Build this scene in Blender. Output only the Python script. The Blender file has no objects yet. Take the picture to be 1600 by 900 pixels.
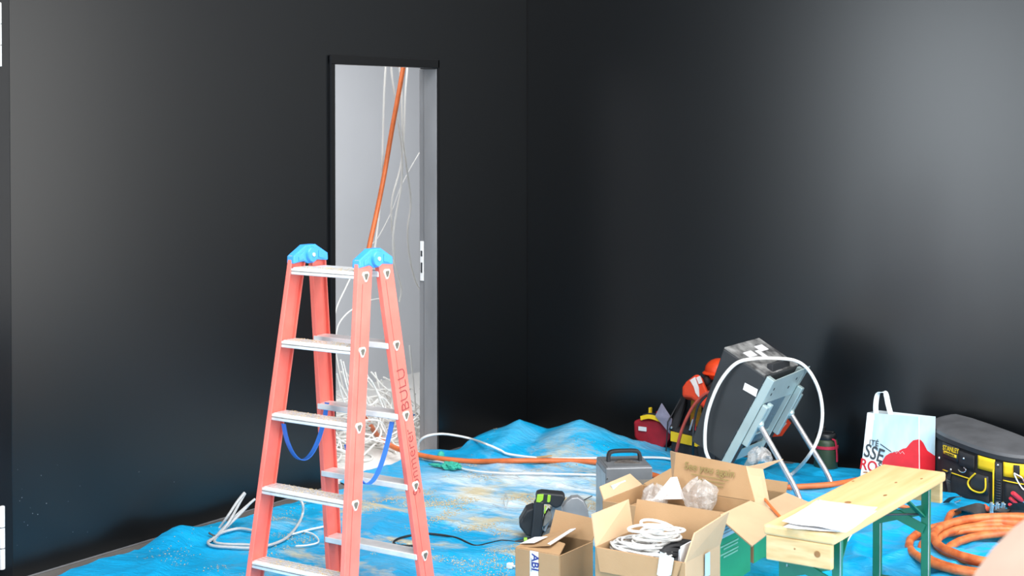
import bpy, bmesh, math, random
from mathutils import Vector, Matrix, noise
random.seed(7)
S = bpy.context.scene
COL = S.collection

# ------------------------------------------------------------------ camera
FPX = 2464.0; PITCH = math.radians(1.2); YAW = math.asin(.56)
CAM = Vector((4.97, -7.51, 1.8)); CYPX = 178 + FPX * math.tan(PITCH)
cd = bpy.data.cameras.new('camera'); cam = bpy.data.objects.new('camera', cd); COL.objects.link(cam)
cam.location = CAM; cam.rotation_euler = (math.pi / 2 - PITCH, 0, YAW)
cd.sensor_width = 36; cd.lens = 36 * FPX / 1600; cd.shift_y = -(450 - CYPX) / 1600
cd.clip_start = .05; cd.clip_end = 100
cd.dof.use_dof = True; cd.dof.focus_distance = 6.6; cd.dof.aperture_fstop = 4.5
S.camera = cam
FW = Vector((-math.sin(YAW) * math.cos(PITCH), math.cos(YAW) * math.cos(PITCH), -math.sin(PITCH)))
RT = Vector((math.cos(YAW), math.sin(YAW), 0)); UP = RT.cross(FW)
def ray(x, y): return FW + RT * ((x - 800) / FPX) - UP * ((y - CYPX) / FPX)
def G(x, y, z=0.0):
    d = ray(x, y); return CAM + d * ((z - CAM.z) / d.z)
def PX(x, y, X):
    d = ray(x, y); return CAM + d * ((X - CAM.x) / d.x)
def PY(x, y, Y):
    d = ray(x, y); return CAM + d * ((Y - CAM.y) / d.y)

# ------------------------------------------------------------------ world, lights, exposure
w = bpy.data.worlds.new('overcast_sky'); S.world = w; w.use_nodes = True
bg = w.node_tree.nodes['Background']; bg.inputs['Color'].default_value = (.80, .90, 1.0, 1); bg.inputs['Strength'].default_value = 1.0
def area(name, loc, rot, sx, sy, power, col):
    l = bpy.data.lights.new(name, 'AREA'); l.shape = 'RECTANGLE'; l.size = sx; l.size_y = sy; l.energy = power; l.color = col
    o = bpy.data.objects.new(name, l); COL.objects.link(o); o.location = loc; o.rotation_euler = rot
    return o
R = math.radians
# daylight through the glazing: beyond the end of the right wall, along the left wall nearer the photographer, and the side front
area('right_glazing_daylight', (5.6, .12, 1.7), (R(-90), 0, 0), 2.7, 2.9, 70, (1, .93, .84))
area('left_glazing_daylight', (-.12, -8.1, 1.7), (0, R(-90), 0), 2.9, 5.0, 480, (.87, .945, 1))
area('side_glazing_daylight', (7.1, -5.0, 2.6), (0, R(90), 0), 4.6, 6.8, 560, (1, .985, .96))
area('overhead_fill', (3.4, -4.6, 5.1), (0, 0, 0), 3.4, 5.0, 430, (.97, .985, 1))  # added overhead light below the closed ceiling for upward faces; no skylight opening
# added light that brightens the room behind the doorway; no fixture is built
area('back_room_fill', (-.42, -.3, 2.72), (0, 0, 0), .5, 2.4, 36, (1, .985, .97))
S.view_settings.view_transform = 'Standard'; S.view_settings.look = 'None'
S.view_settings.exposure = 0.25; S.view_settings.gamma = 1; S.view_settings.use_curve_mapping = False

# ------------------------------------------------------------------ helpers
def spl(pts, n=8, closed=False):
    P = [Vector(p) for p in pts]; out = []
    N = len(P); rng = N if closed else N - 1
    for i in range(rng):
        if closed: a, b, c, d = P[i - 1], P[i], P[(i + 1) % N], P[(i + 2) % N]
        else: a, b, c, d = P[max(i - 1, 0)], P[i], P[i + 1], P[min(i + 2, N - 1)]
        for k in range(n):
            t = k / n
            out.append(.5 * ((2 * b) + (c - a) * t + (2 * a - 5 * b + 4 * c - d) * t * t + (3 * b - a - 3 * c + d) * t ** 3))
    if not closed: out.append(P[-1])
    return out

class MB:
    def __init__(s, M=None): s.v = []; s.f = []; s.M = M
    def add(s, vs, fs):
        o = len(s.v)
        for p in vs:
            p = Vector(p); s.v.append(s.M @ p if s.M else p)
        s.f += [tuple(i + o for i in q) for q in fs]; return s
    def box(s, c, d, M=None):
        x, y, z = d[0] / 2, d[1] / 2, d[2] / 2; c = Vector(c)
        vs = [Vector((i * x, j * y, k * z)) for k in (-1, 1) for j in (-1, 1) for i in (-1, 1)]
        vs = [(M @ p if M else p) + c for p in vs]
        return s.add(vs, [(0, 2, 3, 1), (4, 5, 7, 6), (0, 1, 5, 4), (2, 6, 7, 3), (0, 4, 6, 2), (1, 3, 7, 5)])
    def loft(s, A, B):
        n = len(A)
        return s.add(list(A) + list(B), [(i, (i + 1) % n, n + (i + 1) % n, n + i) for i in range(n)] + [tuple(range(n - 1, -1, -1)), tuple(range(n, 2 * n))])
    def bar(s, a, b, w, h, up=(0, 0, 1)):
        a = Vector(a); b = Vector(b); d = (b - a).normalized(); u = Vector(up)
        r = d.cross(u)
        if r.length < 1e-4: r = d.cross(Vector((1, 0, 0)))
        r.normalize(); u = r.cross(d)
        q = [r * (i * w / 2) + u * (j * h / 2) for i, j in ((-1, -1), (1, -1), (1, 1), (-1, 1))]
        return s.loft([a + p for p in q], [b + p for p in q])
    def slab(s, pts, t):
        P = [Vector(p) for p in pts]; n = Vector()
        for i in range(len(P)): n += (P[i] - P[0]).cross(P[(i + 1) % len(P)] - P[0])
        n.normalize()
        return s.loft([p - n * t / 2 for p in P], [p + n * t / 2 for p in P])
    def tube(s, pts, r, n=8, closed=False):
        P = [Vector(p) for p in pts]; N = len(P); vs = []; prev = None
        for i in range(N):
            if closed: d = P[(i + 1) % N] - P[i - 1]
            else: d = P[min(i + 1, N - 1)] - P[max(i - 1, 0)]
            if d.length < 1e-9: d = Vector((0, 0, 1))
            d.normalize()
            if prev is None:
                u = d.cross(Vector((0, 0, 1)))
                if u.length < 1e-3: u = d.cross(Vector((1, 0, 0)))
            else: u = prev - d * prev.dot(d)
            u.normalize(); prev = u; b = d.cross(u)
            rr = r[i] if isinstance(r, (list, tuple)) else r
            vs += [P[i] + (u * math.cos(2 * math.pi * k / n) + b * math.sin(2 * math.pi * k / n)) * rr for k in range(n)]
        fs = []
        for i in range(N if closed else N - 1):
            j = (i + 1) % N
            fs += [(i * n + k, i * n + (k + 1) % n, j * n + (k + 1) % n, j * n + k) for k in range(n)]
        if not closed: fs += [tuple(range(n - 1, -1, -1)), tuple((N - 1) * n + k for k in range(n))]
        return s.add(vs, fs)
    def ribbon(s, pts, w, t, side=None):
        P = [Vector(p) for p in pts]; N = len(P); vs = []
        for i in range(N):
            d = (P[min(i + 1, N - 1)] - P[max(i - 1, 0)]).normalized()
            sd = Vector(side) if side else d.cross(Vector((0, 0, 1)))
            sd = (sd - d * sd.dot(d)).normalized(); u = sd.cross(d)
            vs += [P[i] + sd * (a * w / 2) + u * (b * t / 2) for a, b in ((-1, -1), (1, -1), (1, 1), (-1, 1))]
        fs = [(i * 4 + k, i * 4 + (k + 1) % 4, i * 4 + 4 + (k + 1) % 4, i * 4 + 4 + k) for i in range(N - 1) for k in range(4)]
        return s.add(vs, fs + [(3, 2, 1, 0), tuple((N - 1) * 4 + k for k in range(4))])
    def lathe(s, prof, n=24, M=None):
        vs = []
        for r, z in prof:
            for k in range(n):
                p = Vector((r * math.cos(2 * math.pi * k / n), r * math.sin(2 * math.pi * k / n), z)); vs.append(M @ p if M else p)
        m = len(prof)
        fs = [(i * n + k, i * n + (k + 1) % n, (i + 1) * n + (k + 1) % n, (i + 1) * n + k) for i in range(m - 1) for k in range(n)]
        return s.add(vs, fs + [tuple(range(n - 1, -1, -1)), tuple((m - 1) * n + k for k in range(n))])
    def ball(s, c, r, n=16, m=10, M=None):
        if not isinstance(r, (tuple, list)): r = (r, r, r)
        T = Matrix.Translation(Vector(c)) @ (M.to_4x4() if M else Matrix()) @ Matrix.Diagonal((r[0], r[1], r[2], 1))
        return s.lathe([(math.sin(math.pi * (i + .02) / (m + .04)), -math.cos(math.pi * (i + .02) / (m + .04))) for i in range(m + 1)], n, T)
    def grid(s, fn, nu, nv, thick=0):
        vs = [fn(i / nu, j / nv) for j in range(nv + 1) for i in range(nu + 1)]
        q = [(j * (nu + 1) + i, j * (nu + 1) + i + 1, (j + 1) * (nu + 1) + i + 1, (j + 1) * (nu + 1) + i) for j in range(nv) for i in range(nu)]
        return s.add(vs, q)
    def build(s, name, mat, parent=None, smooth=False, bevel=0, label=None, solid=0, jitter=0):
        me = bpy.data.meshes.new(name); me.from_pydata([tuple(p) for p in s.v], [], s.f); me.update()
        bm = bmesh.new(); bm.from_mesh(me); bmesh.ops.recalc_face_normals(bm, faces=bm.faces); bm.to_mesh(me); bm.free()
        me.materials.append(MT[mat] if isinstance(mat, str) else mat)
        if smooth:
            for p in me.polygons: p.use_smooth = True
            me.set_sharp_from_angle(angle=R(42))
        o = bpy.data.objects.new(name, me); COL.objects.link(o); o.parent = parent
        if bevel:
            b = o.modifiers.new('bevel', 'BEVEL'); b.width = bevel; b.segments = 2; b.limit_method = 'ANGLE'; b.angle_limit = R(40)
        if solid:
            b = o.modifiers.new('thickness', 'SOLIDIFY'); b.thickness = solid; b.offset = 0
        if label: o['label'] = label
        return o

def empty(name, loc=(0, 0, 0), rz=0):
    o = bpy.data.objects.new(name, None); COL.objects.link(o); o.location = loc; o.rotation_euler = (0, 0, rz); o.empty_display_size = .05
    return o
def tag(o, label, cat, group=None, kind=None):
    o['label'] = label; o['category'] = cat
    if group: o['group'] = group
    if kind: o['kind'] = kind
    return o
def struct(o, label=None, cat=None):
    o['kind'] = 'structure'
    if label: o['label'] = label
    if cat: o['category'] = cat
    return o
def text(name, s, size, M, mat, parent, extrude=.0006, bold=0, sx=1):
    c = bpy.data.curves.new(name, 'FONT'); c.body = s; c.size = size; c.extrude = extrude; c.align_x = 'CENTER'; c.align_y = 'CENTER'; c.offset = bold; c.resolution_u = 4
    o = bpy.data.objects.new(name, c); COL.objects.link(o)
    me = bpy.data.meshes.new_from_object(o.evaluated_get(bpy.context.evaluated_depsgraph_get()))
    bpy.data.objects.remove(o); bpy.data.curves.remove(c)
    me.transform(M @ Matrix.Diagonal((sx, 1, 1, 1))); me.materials.clear(); me.materials.append(MT[mat]); me.name = name
    o = bpy.data.objects.new(name, me); COL.objects.link(o); o.parent = parent
    return o
def frame(o, x, y):                    # text frame: origin, reading direction, up direction
    x = Vector(x).normalized(); y = Vector(y); y = (y - x * y.dot(x)).normalized(); z = x.cross(y); o = Vector(o)
    return Matrix(((x.x, y.x, z.x, o.x), (x.y, y.y, z.y, o.y), (x.z, y.z, z.z, o.z), (0, 0, 0, 1)))

# ------------------------------------------------------------------ materials
MT = {}
def srgb(h):
    c = [int(h[i:i + 2], 16) / 255 for i in (0, 2, 4)]
    return tuple(x / 12.92 if x <= .04045 else ((x + .055) / 1.055) ** 2.4 for x in c) + (1,)
def mat(name, col, rough=.5, metal=0, var=.12, scale=12, bump=0, bscale=60, spec=.5, coat=0, col2=None, trans=0, alpha=1, sss=0, stretch=None):
    m = bpy.data.materials.new(name); m.use_nodes = True; nt = m.node_tree; b = nt.nodes['Principled BSDF']
    c = srgb(col) if isinstance(col, str) else tuple(col) + (1,)
    c2 = (srgb(col2) if isinstance(col2, str) else None) or tuple(min(1, x * (1 - var * 2)) for x in c[:3]) + (1,)
    tc = nt.nodes.new('ShaderNodeTexCoord'); mp = nt.nodes.new('ShaderNodeMapping'); nt.links.new(tc.outputs['Object'], mp.inputs['Vector'])
    if stretch: mp.inputs['Scale'].default_value = stretch
    nz = nt.nodes.new('ShaderNodeTexNoise'); nz.inputs['Scale'].default_value = scale; nz.inputs['Detail'].default_value = 6
    nt.links.new(mp.outputs['Vector'], nz.inputs['Vector'])
    rp = nt.nodes.new('ShaderNodeValToRGB'); rp.color_ramp.elements[0].position = .35; rp.color_ramp.elements[1].position = .65
    rp.color_ramp.elements[0].color = c2; rp.color_ramp.elements[1].color = c
    nt.links.new(nz.outputs['Fac'], rp.inputs['Fac']); nt.links.new(rp.outputs['Color'], b.inputs['Base Color'])
    b.inputs['Roughness'].default_value = rough; b.inputs['Metallic'].default_value = metal; b.inputs['Specular IOR Level'].default_value = spec
    b.inputs['Coat Weight'].default_value = coat; b.inputs['Transmission Weight'].default_value = trans; b.inputs['Alpha'].default_value = alpha
    if bump:
        n2 = nt.nodes.new('ShaderNodeTexNoise'); n2.inputs['Scale'].default_value = bscale; n2.inputs['Detail'].default_value = 5
        nt.links.new(mp.outputs['Vector'], n2.inputs['Vector'])
        bp = nt.nodes.new('ShaderNodeBump'); bp.inputs['Strength'].default_value = bump; bp.inputs['Distance'].default_value = .01
        nt.links.new(n2.outputs['Fac'], bp.inputs['Height']); nt.links.new(bp.outputs['Normal'], b.inputs['Normal'])
    MT[name] = m; return m

mat('wall_paint', '080b0e', .31, var=.03, scale=3, spec=.72)
mat('room_plaster', '8a8b8d', .85, var=.03, scale=2)
mat('white_plaster', 'c9cacd', .8, var=.02, scale=2)
mat('floor_screed', '6a6662', .7, var=.12, scale=5, bump=.1)
mat('back_floor', 'e8e6e2', .6, var=.06, scale=4)
mat('seam', '77777a', .6)
mat('frame_black', '0c0d0f', .28, var=.05)
mat('frame_gloss', '15171a', .2, var=.05, spec=.22)
mat('steel_jamb', '9c9da0', .42, .35, var=.14, scale=5, stretch=(1, 1, .25))
mat('chrome', 'e6e8ea', .22, .95, var=.03)
mat('white_plastic', 'eeeeee', .45, var=.02)
mat('cable_white', 'e9e8e4', .42, var=.04)
mat('cable_grey', 'c3c4c4', .4, var=.06)
mat('cable_black', '1b1c1f', .45, var=.1)
mat('cable_blue', '2f6fc4', .4)
mat('orange_conduit', 'd9703a', .45, var=.1, scale=20)
mat('hose_orange', 'd57a45', .42, var=.14, scale=26, col2='b5582c')
mat('ladder_red', 'ee7769', .42, var=.05, scale=9, col2='e66c5f', bump=.04, bscale=90)
mat('ladder_dark', 'c94f48', .5)
mat('aluminium', 'ecebe9', .38, .35, var=.08, scale=18)
mat('dusty_groove', '6a625c', .8, var=.3, scale=60)
mat('ladder_blue', '3f9bea', .36, var=.05)
mat('strap_blue', '2a6cc6', .6, var=.08)
mat('plug_rim', 'efe6d8', .5); mat('plug_core', '6b665c', .7)
mat('ink', '8c3f40', .7)
mat('cardboard', 'ae8c66', .85, var=.05, scale=6, col2='a6845e', bump=.05, bscale=150)
mat('cardboard_lit', 'c6a784', .85, var=.04, scale=6, bump=.04, bscale=150)  # lighter copy of the cardboard: light on right side and flaps is coloured in
mat('print_green', '1f9c74', .6, var=.05); mat('print_paleblue', 'b8d8e6', .6, var=.1); mat('print_mint', '86cdb4', .6)
mat('print_text', '8c7c4a', .8); mat('paper', 'dededf', .8, var=.02); mat('paper_text', '8f9299', .8); mat('navy', '27337c', .6)
mat('tape', 'cfd6d4', .4); mat('poly_clear', 'd6d2ce', .16, var=.2, scale=25, spec=.9, bump=.4, bscale=30, alpha=.42)
mat('wood_spruce', 'd3b382', .6, var=.06, scale=3, col2='c8a570', stretch=(9, .8, 9))
mat('wood_end', 'd0b283', .65, var=.1, scale=5, col2='be9d6a', stretch=(2, 2, 12))
mat('wood_knot', '9a6c3c', .7, var=.2, scale=60)
mat('bench_green', '12694f', .38, var=.06); mat('bench_edge', 'b9c6c2', .35, .6)
mat('black_cloth', '222327', .8, var=.15, scale=40, bump=.15, bscale=300); mat('black_rubber', '26282c', .6, var=.1)
mat('lid_black', '5c5d60', .5, var=.15, scale=8, bump=.1, bscale=30)
mat('yellow', 'e8c318', .6, var=.05); mat('yellow_mesh', 'b4820f', .7, var=.15, scale=80)
mat('saw_black', '2b2d30', .5, var=.08); mat('saw_green', '9fd03c', .45); mat('saw_grey', 'a6a8ab', .4, .3, var=.08); mat('saw_dust', '8d8a84', .8, var=.2, scale=40)
mat('heater_grey', '85878a', .38, .35, var=.06); mat('heater_side', '9eb0bd', .35, .3); mat('heater_panel', 'a09588', .4, .3)
mat('machine_black', '2f3235', .55, var=.1, scale=7); mat('dusty_black', '3a3a3b', .75, var=.5, scale=14, col2='9a9a98')
mat('zinc', 'bcd0d0', .38, .45, var=.06, scale=7); mat('glass_panel', '4f6474', .2, 0, var=.12, scale=5)
mat('alu_tube', 'd6d2d4', .25, .85, var=.04); mat('sticker', 'efeff1', .6)
mat('hivis', 'f0471c', .6, var=.08, scale=10); mat('reflective', 'f0e6e2', .5); mat('helmet', 'ee4a20', .4)
mat('red_hose', 'd85a4a', .45); mat('crimson', 'a31226', .7, var=.12, scale=20, bump=.1, bscale=200)
mat('bottle_green', '33452f', .45, var=.06); mat('bottle_black', '1e2022', .4); mat('bottle_strap', 'c52a48', .55)
mat('bag_white', 'e4ecee', .5, var=.03); mat('bag_sky', 'a6c4d4', .45, var=.08, scale=7, col2='bcd8e0', stretch=(3, 1, 1)); mat('bag_red', 'cf2430', .4, var=.1, scale=12, bump=.1, bscale=20)
mat('bag_text', '3c4448', .6); mat('red_plastic', 'e03a4a', .35); mat('orange_plastic', 'f2643c', .4)
mat('leather', '3b3a3a', .6, var=.18, scale=30, bump=.15, bscale=80)
mat('teal_rag', '3ab8a0', .7, var=.1, bump=.2, bscale=40); mat('sawdust', 'd9bd8a', .9, var=.15, scale=50)
mat('beige_cloth', 'a08878', .9, var=.07, scale=5, col2='947c6c'); mat('lavender', '9a93a6', .6, var=.15, scale=20)
mat('metal_dark', '4a4c50', .4, .7)

def tarp_material():
    m = bpy.data.materials.new('tarp_film'); m.use_nodes = True; nt = m.node_tree; b = nt.nodes['Principled BSDF']
    N = nt.nodes.new; L = nt.links.new
    tc = N('ShaderNodeTexCoord')
    def nz(sc, det=6, ro=.55, dist=0, stretch=None, loc=None):
        n = N('ShaderNodeTexNoise'); n.inputs['Scale'].default_value = sc; n.inputs['Detail'].default_value = det; n.inputs['Roughness'].default_value = ro; n.inputs['Distortion'].default_value = dist
        mp = N('ShaderNodeMapping'); L(tc.outputs['Object'], mp.inputs['Vector']); L(mp.outputs['Vector'], n.inputs['Vector'])
        if stretch: mp.inputs['Scale'].default_value = stretch; mp.inputs['Rotation'].default_value = (0, 0, .6)
        if loc: mp.inputs['Location'].default_value = loc
        return n
    def ramp(n, a, c1, bb, c2):
        r = N('ShaderNodeValToRGB'); r.color_ramp.elements[0].position = a; r.color_ramp.elements[0].color = c1; r.color_ramp.elements[1].position = bb; r.color_ramp.elements[1].color = c2
        L(n.outputs['Fac'], r.inputs['Fac']); return r
    blue = ramp(nz(1.6), .35, srgb('089ad0'), .7, srgb('1cb2e6'))
    def patch(cx, cy, rx, ry, a, b_):      # a patch of the sheet, in the sheet's own coordinates
        gm = N('ShaderNodeMapping'); gm.inputs['Location'].default_value = (-cx / rx, -cy / ry, 0); gm.inputs['Scale'].default_value = (1 / rx, 1 / ry, 0)
        L(tc.outputs['Object'], gm.inputs['Vector']); gr = N('ShaderNodeTexGradient'); gr.gradient_type = 'SPHERICAL'; L(gm.outputs['Vector'], gr.inputs['Vector'])
        return ramp(gr, a, (0, 0, 0, 1), b_, (1, 1, 1, 1))
    def mul(a, b_):
        m_ = N('ShaderNodeMixRGB'); m_.blend_type = 'MULTIPLY'; m_.inputs['Fac'].default_value = 1; L(a.outputs['Color'], m_.inputs['Color1']); L(b_.outputs['Color'], m_.inputs['Color2']); return m_
    def mix(f, c1, col):
        m_ = N('ShaderNodeMixRGB'); L(f.outputs['Color'], m_.inputs['Fac']); L(c1.outputs['Color'], m_.inputs['Color1']); m_.inputs['Color2'].default_value = col; return m_
    # thin whitish film of fine dust in smears; mid-sheet, dust and painted highlight together
    film = ramp(nz(1.3, 8, .62, .4, (1, 2.2, 1)), .52, (0, 0, 0, 1), .78, (.35, .35, .35, 1))
    c = mix(film, blue, srgb('a8e0f2'))
    film_glare = mul(ramp(nz(2.4, 9, .66, .6, (1, 2.4, 1), (1.7, 4, 0)), .36, (0, 0, 0, 1), .60, (.95, .95, .95, 1)), patch(1.15, -1.35, .95, .72, .0, .4))
    c = mix(film_glare, c, srgb('eaf4f6'))
    # sawdust stains: broken patches
    st = mul(ramp(nz(2.1, 10, .68, .5, (1, 1.6, 1), (3.1, 1.2, 0)), .50, (0, 0, 0, 1), .62, (.8, .8, .8, 1)), patch(.95, -1.8, .85, 1.5, .0, .35))
    m2 = mix(st, c, srgb('ddc896'))
    L(m2.outputs['Color'], b.inputs['Base Color'])
    b.inputs['Roughness'].default_value = .34; b.inputs['Specular IOR Level'].default_value = .36
    bp = N('ShaderNodeBump'); bp.inputs['Strength'].default_value = .6; bp.inputs['Distance'].default_value = .014
    L(nz(16, 4, .5, .6, (1, 2.5, 1)).outputs['Fac'], bp.inputs['Height']); L(bp.outputs['Normal'], b.inputs['Normal'])
    MT['tarp_film'] = m
tarp_material()

# ------------------------------------------------------------------ the room
RX, RY, RH = 7.0, -11.3, 5.2
struct(MB().box((3.4, -5.6, -.05), (7.4, 11.9, .1)).build('floor', 'floor_screed'), 'grey screed floor with a bare strip along the black walls', 'floor')
struct(MB().box((RX / 2, RY / 2, RH + .05), (7.4, 11.7, .1)).build('ceiling', 'room_plaster'))
DY0, DY1, DZ = -1.73, -.85, 2.082           # doorway in the left wall
EY = -3.60                                   # end of the black panelling at the second door
wl = MB()
wl.box((-.06, (EY + DY0) / 2, RH / 2), (.12, DY0 - EY, RH)); wl.box((-.06, (DY0 + DY1) / 2, (DZ + RH) / 2), (.12, DY1 - DY0, RH - DZ)); wl.box((-.06, DY1 / 2 + .06, RH / 2), (.12, -DY1 + .12, RH))
wl.box((-.06, -4.15, 3.8), (.12, 1.1, 2.8)); wl.box((-.06, -5.12, RH / 2), (.12, .84, RH)); wl.box((-.06, -8.1, 4.18), (.12, 5.2, 2.06)); wl.box((-.06, -8.1, .12), (.12, 5.2, .24)); wl.box((-.06, -11.0, RH / 2), (.12, .7, RH))
struct(wl.build('wall_left', 'wall_paint'), 'matt black wall with the open doorway', 'wall')
wr = MB(); wr.box((1.94, .06, RH / 2), (3.96, .12, RH)); wr.box((5.45, .06, 4.18), (3.1, .12, 2.06)); wr.box((5.45, .06, .12), (3.1, .12, .24)); wr.box((7.1, .06, RH / 2), (.25, .12, RH))
struct(wr.build('wall_right', 'wall_paint'), 'large blank matt black wall behind the tool bags', 'wall')
ws = MB(); ws.box((RX + .05, -.8, RH / 2), (.1, 1.6, RH)); ws.box((RX + .05, -9.85, RH / 2), (.1, 2.9, RH)); ws.box((RX + .05, -5, 5.05), (.1, 6.8, .3)); ws.box((RX + .05, -5, .12), (.1, 6.8, .24))
struct(ws.build('wall_side', 'room_plaster'))
struct(MB().box((3.4, RY - .05, RH / 2), (7.4, .1, RH)).build('wall_rear', 'room_plaster'))
for n, (a, b_) in enumerate((((RX, -8.4), (RX, -1.6)), ((-.04, -10.6), (-.04, -5.6)), ((3.93, .04), (6.95, .04)))):
    e = struct(empty('window_%d' % (n + 1), (a[0], a[1], 0)))
    for k in range(4):
        t = k / 3
        p = ((b_[0] - a[0]) * t, (b_[1] - a[1]) * t, 2.57 if n == 0 else 1.7)
        MB().box(p, (.06, .06, 4.66 if n == 0 else 2.9)).build('mullion', 'metal_dark', e)
# shadow-gap seams
struct(MB().box((.0035, (EY + DY0) / 2, .004), (.005, DY0 - EY, .005)).build('trim_1', 'seam'))
struct(MB().box((1.75, -.0035, .004), (3.5, .005, .005)).build('trim_2', 'seam'))
struct(MB().box((.0035, DY1 / 2, .004), (.005, -DY1, .005)).build('trim_3', 'seam'))
struct(MB().box((.002, -.004, RH / 2), (.004, .008, RH)).build('trim_4', 'frame_black'))

# doorway frame
d1 = struct(empty('door_1', (0, DY0, 0)), 'open doorway with black frame and bare steel jamb', 'door')
MB().box((-.02, .021, DZ / 2), (.056, .042, DZ)).build('side_jamb', 'frame_black', d1, bevel=.003)
MB().box((.009, .004, DZ / 2), (.006, .012, DZ)).build('frame_edge', 'frame_gloss', d1)
MB().box((-.02, (DY1 - DY0) / 2, DZ - .02), (.06, DY1 - DY0, .045)).build('header', 'frame_black', d1, bevel=.003)
MB().box((.004, DY1 - DY0 - .006, DZ / 2), (.012, .012, DZ)).build('frame_lip', 'frame_black', d1)
j = MB().box((-.043, DY1 - DY0 - .006, (DZ - .045) / 2), (.085, .014, DZ - .045)).build('steel_jamb', 'steel_jamb', d1, bevel=.002)
MB().box((-.1035, DY1 - DY0 + .003, (DZ - .045) / 2), (.033, .02, DZ - .045)).build('rebate', 'steel_jamb', d1, bevel=.002)
sp = MB().box((-.1, DY1 - DY0 - .011, 1.02), (.022, .008, .21)).build('strike_plate', 'white_plastic', d1, bevel=.002)
MB().box((-.1, DY1 - DY0 - .0155, .985), (.010, .002, .055)).build('bolt_hole', 'metal_dark', sp)
MB().box((-.1, DY1 - DY0 - .0155, 1.06), (.010, .002, .03)).build('bolt_hole', 'metal_dark', sp)

# second door at the left picture edge
d2 = struct(empty('door_2', (0, EY, 0)), 'glossy dark door frame with white hinges at the left edge', 'door')
MB().box((.006, -.04, 1.3), (.028, .08, 2.6)).build('frame_upright', 'frame_gloss', d2, bevel=.004)
MB().box((-.03, -.49, 1.15), (.045, .80, 2.3)).build('door_leaf', 'frame_gloss', d2, bevel=.003)
for z in (.19, 2.10):
    h = MB().lathe([(.011, -.12), (.012, -.118), (.012, .118), (.011, .12)], 12, Matrix.Translation((.026, -.058, z))).build('hinge', 'white_plastic', d2, smooth=True)
    for zz in (-.04, .04): MB().lathe([(.0125, -.0015), (.0125, .0015)], 12, Matrix.Translation((.026, -.058, z + zz))).build('hinge_ring', 'metal_dark', h)

sk = MB(); rs = random.Random(9)
for _ in range(26):
    p = PX(rs.uniform(25, 330) if rs.random() < .4 else rs.uniform(25, 130), rs.uniform(720, 885), .0); q = rs.uniform(.0006, .0017)
    if p.z < .03: continue
    sk.add([(.0004, p.y - q, p.z), (.0004, p.y, p.z - q * 1.4), (.0004, p.y + q, p.z), (.0014, p.y, p.z + q)], [(0, 1, 3), (1, 2, 3), (2, 0, 3), (0, 2, 1)])
o = sk.build('paint_specks', 'cable_grey', bpy.data.objects['wall_left']); o['kind'] = 'stuff'

# room behind the doorway
struct(MB().box((-.9, -.3, -.028), (1.79, 4.2, .06)).build('floor_back_room', 'back_floor'))
wbr = MB(); wbr.box((-1.75, -.3, 1.4), (.1, 4.2, 2.8)); wbr.box((-.96, 1.85, 1.4), (1.66, .1, 2.8)); wbr.box((-.96, -2.45, 1.4), (1.66, .1, 2.8))
struct(wbr.build('wall_back_room', 'white_plaster'), 'pale grey wall seen through the doorway', 'wall')
struct(MB().box((-.9, -.3, 2.85), (1.8, 4.4, .1)).build('ceiling_back_room', 'room_plaster'))

# ------------------------------------------------------------------ blue dust sheet
def lerp_tab(t, tab):
    for (a, va), (b, vb) in zip(tab, tab[1:]):
        if t <= b: 
            k = max(0, (t - a) / (b - a)); return va + (vb - va) * k
    return tab[-1][1]
REAR = [(.1, -.66), (.3, -.5), (.46, -.46), (.62, -.42), (.85, -.36), (1.0, -.22), (1.3, -.2), (1.6, -.25), (2.0, -.13), (2.6, -.12), (5, -.12)]
def ridge(p, pw=3): return (1 - abs(noise.noise(p))) ** pw
def g2(x, y, cx, cy, sx, sy): return math.exp(-((x - cx) / sx) ** 2 - ((y - cy) / sy) ** 2)
def cone(x, y, cx, cy, rx, ry, h): return h * max(0, 1 - math.sqrt(((x - cx) / rx) ** 2 + ((y - cy) / ry) ** 2))
def tarp_h(x, y):
    n = noise.noise
    q = Vector((x * .83 + y * .56, -x * .56 + y * .83, 0)); wv = n(Vector((x * 1.7, y * 1.7, 2)))
    h = .004 + .006 * ridge(Vector((q.x * 1.1, q.y * 2.6, 3)), 8) + .006 * ridge(Vector((q.x * 3.0 + wv * .6, q.y * 1.6, 9)), 9)
    v1 = noise.voronoi(Vector((q.x * 1.7 + wv * .5, q.y * 3.0 + wv * .3, 0)))[0]; v2 = noise.voronoi(Vector((x * 5.5 + wv, y * 6.5, 4)))[0]
    h += .018 * v1[0] + .008 * v2[0] + .004 * n(Vector((x * 2.2, y * 2.2, 5)))
    # loose, strongly crumpled areas
    c = 1.0 * g2(x, y, 2.75, -1.5, .8, .8) + .8 * g2(x, y, 1.9, -.4, .9, .35) + .5 * g2(x, y, .35, -2.7, .3, .7) + .4 * g2(x, y, .5, -.9, .8, .4)
    if c > .02:
        d = noise.voronoi(Vector((x * 5.6 + n(Vector((x * 3, y * 3, 0))) * .8, y * 5.6, 0)))[0]
        h += c * (.06 * d[0] + .02 * ridge(Vector((x * 2.6, y * 3.1, 7)), 6))
    # corners lifted in the corner of the room and at the left edge
    h += max(cone(x, y, .32, -.56, .34, .40, .15), cone(x, y, .64, -.46, .46, .42, .165), cone(x, y, .92, -.38, .22, .25, .07))
    h += cone(x, y, .16, -2.86, .17, .22, .06)
    # fold lines from the packaging
    for fx in (.95, 1.75): h += .005 * math.exp(-((x - fx) / .008) ** 2)
    for fy in (-1.15, -2.0): h += .005 * math.exp(-((y - fy) / .008) ** 2)
    return max(h, .003)
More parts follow.
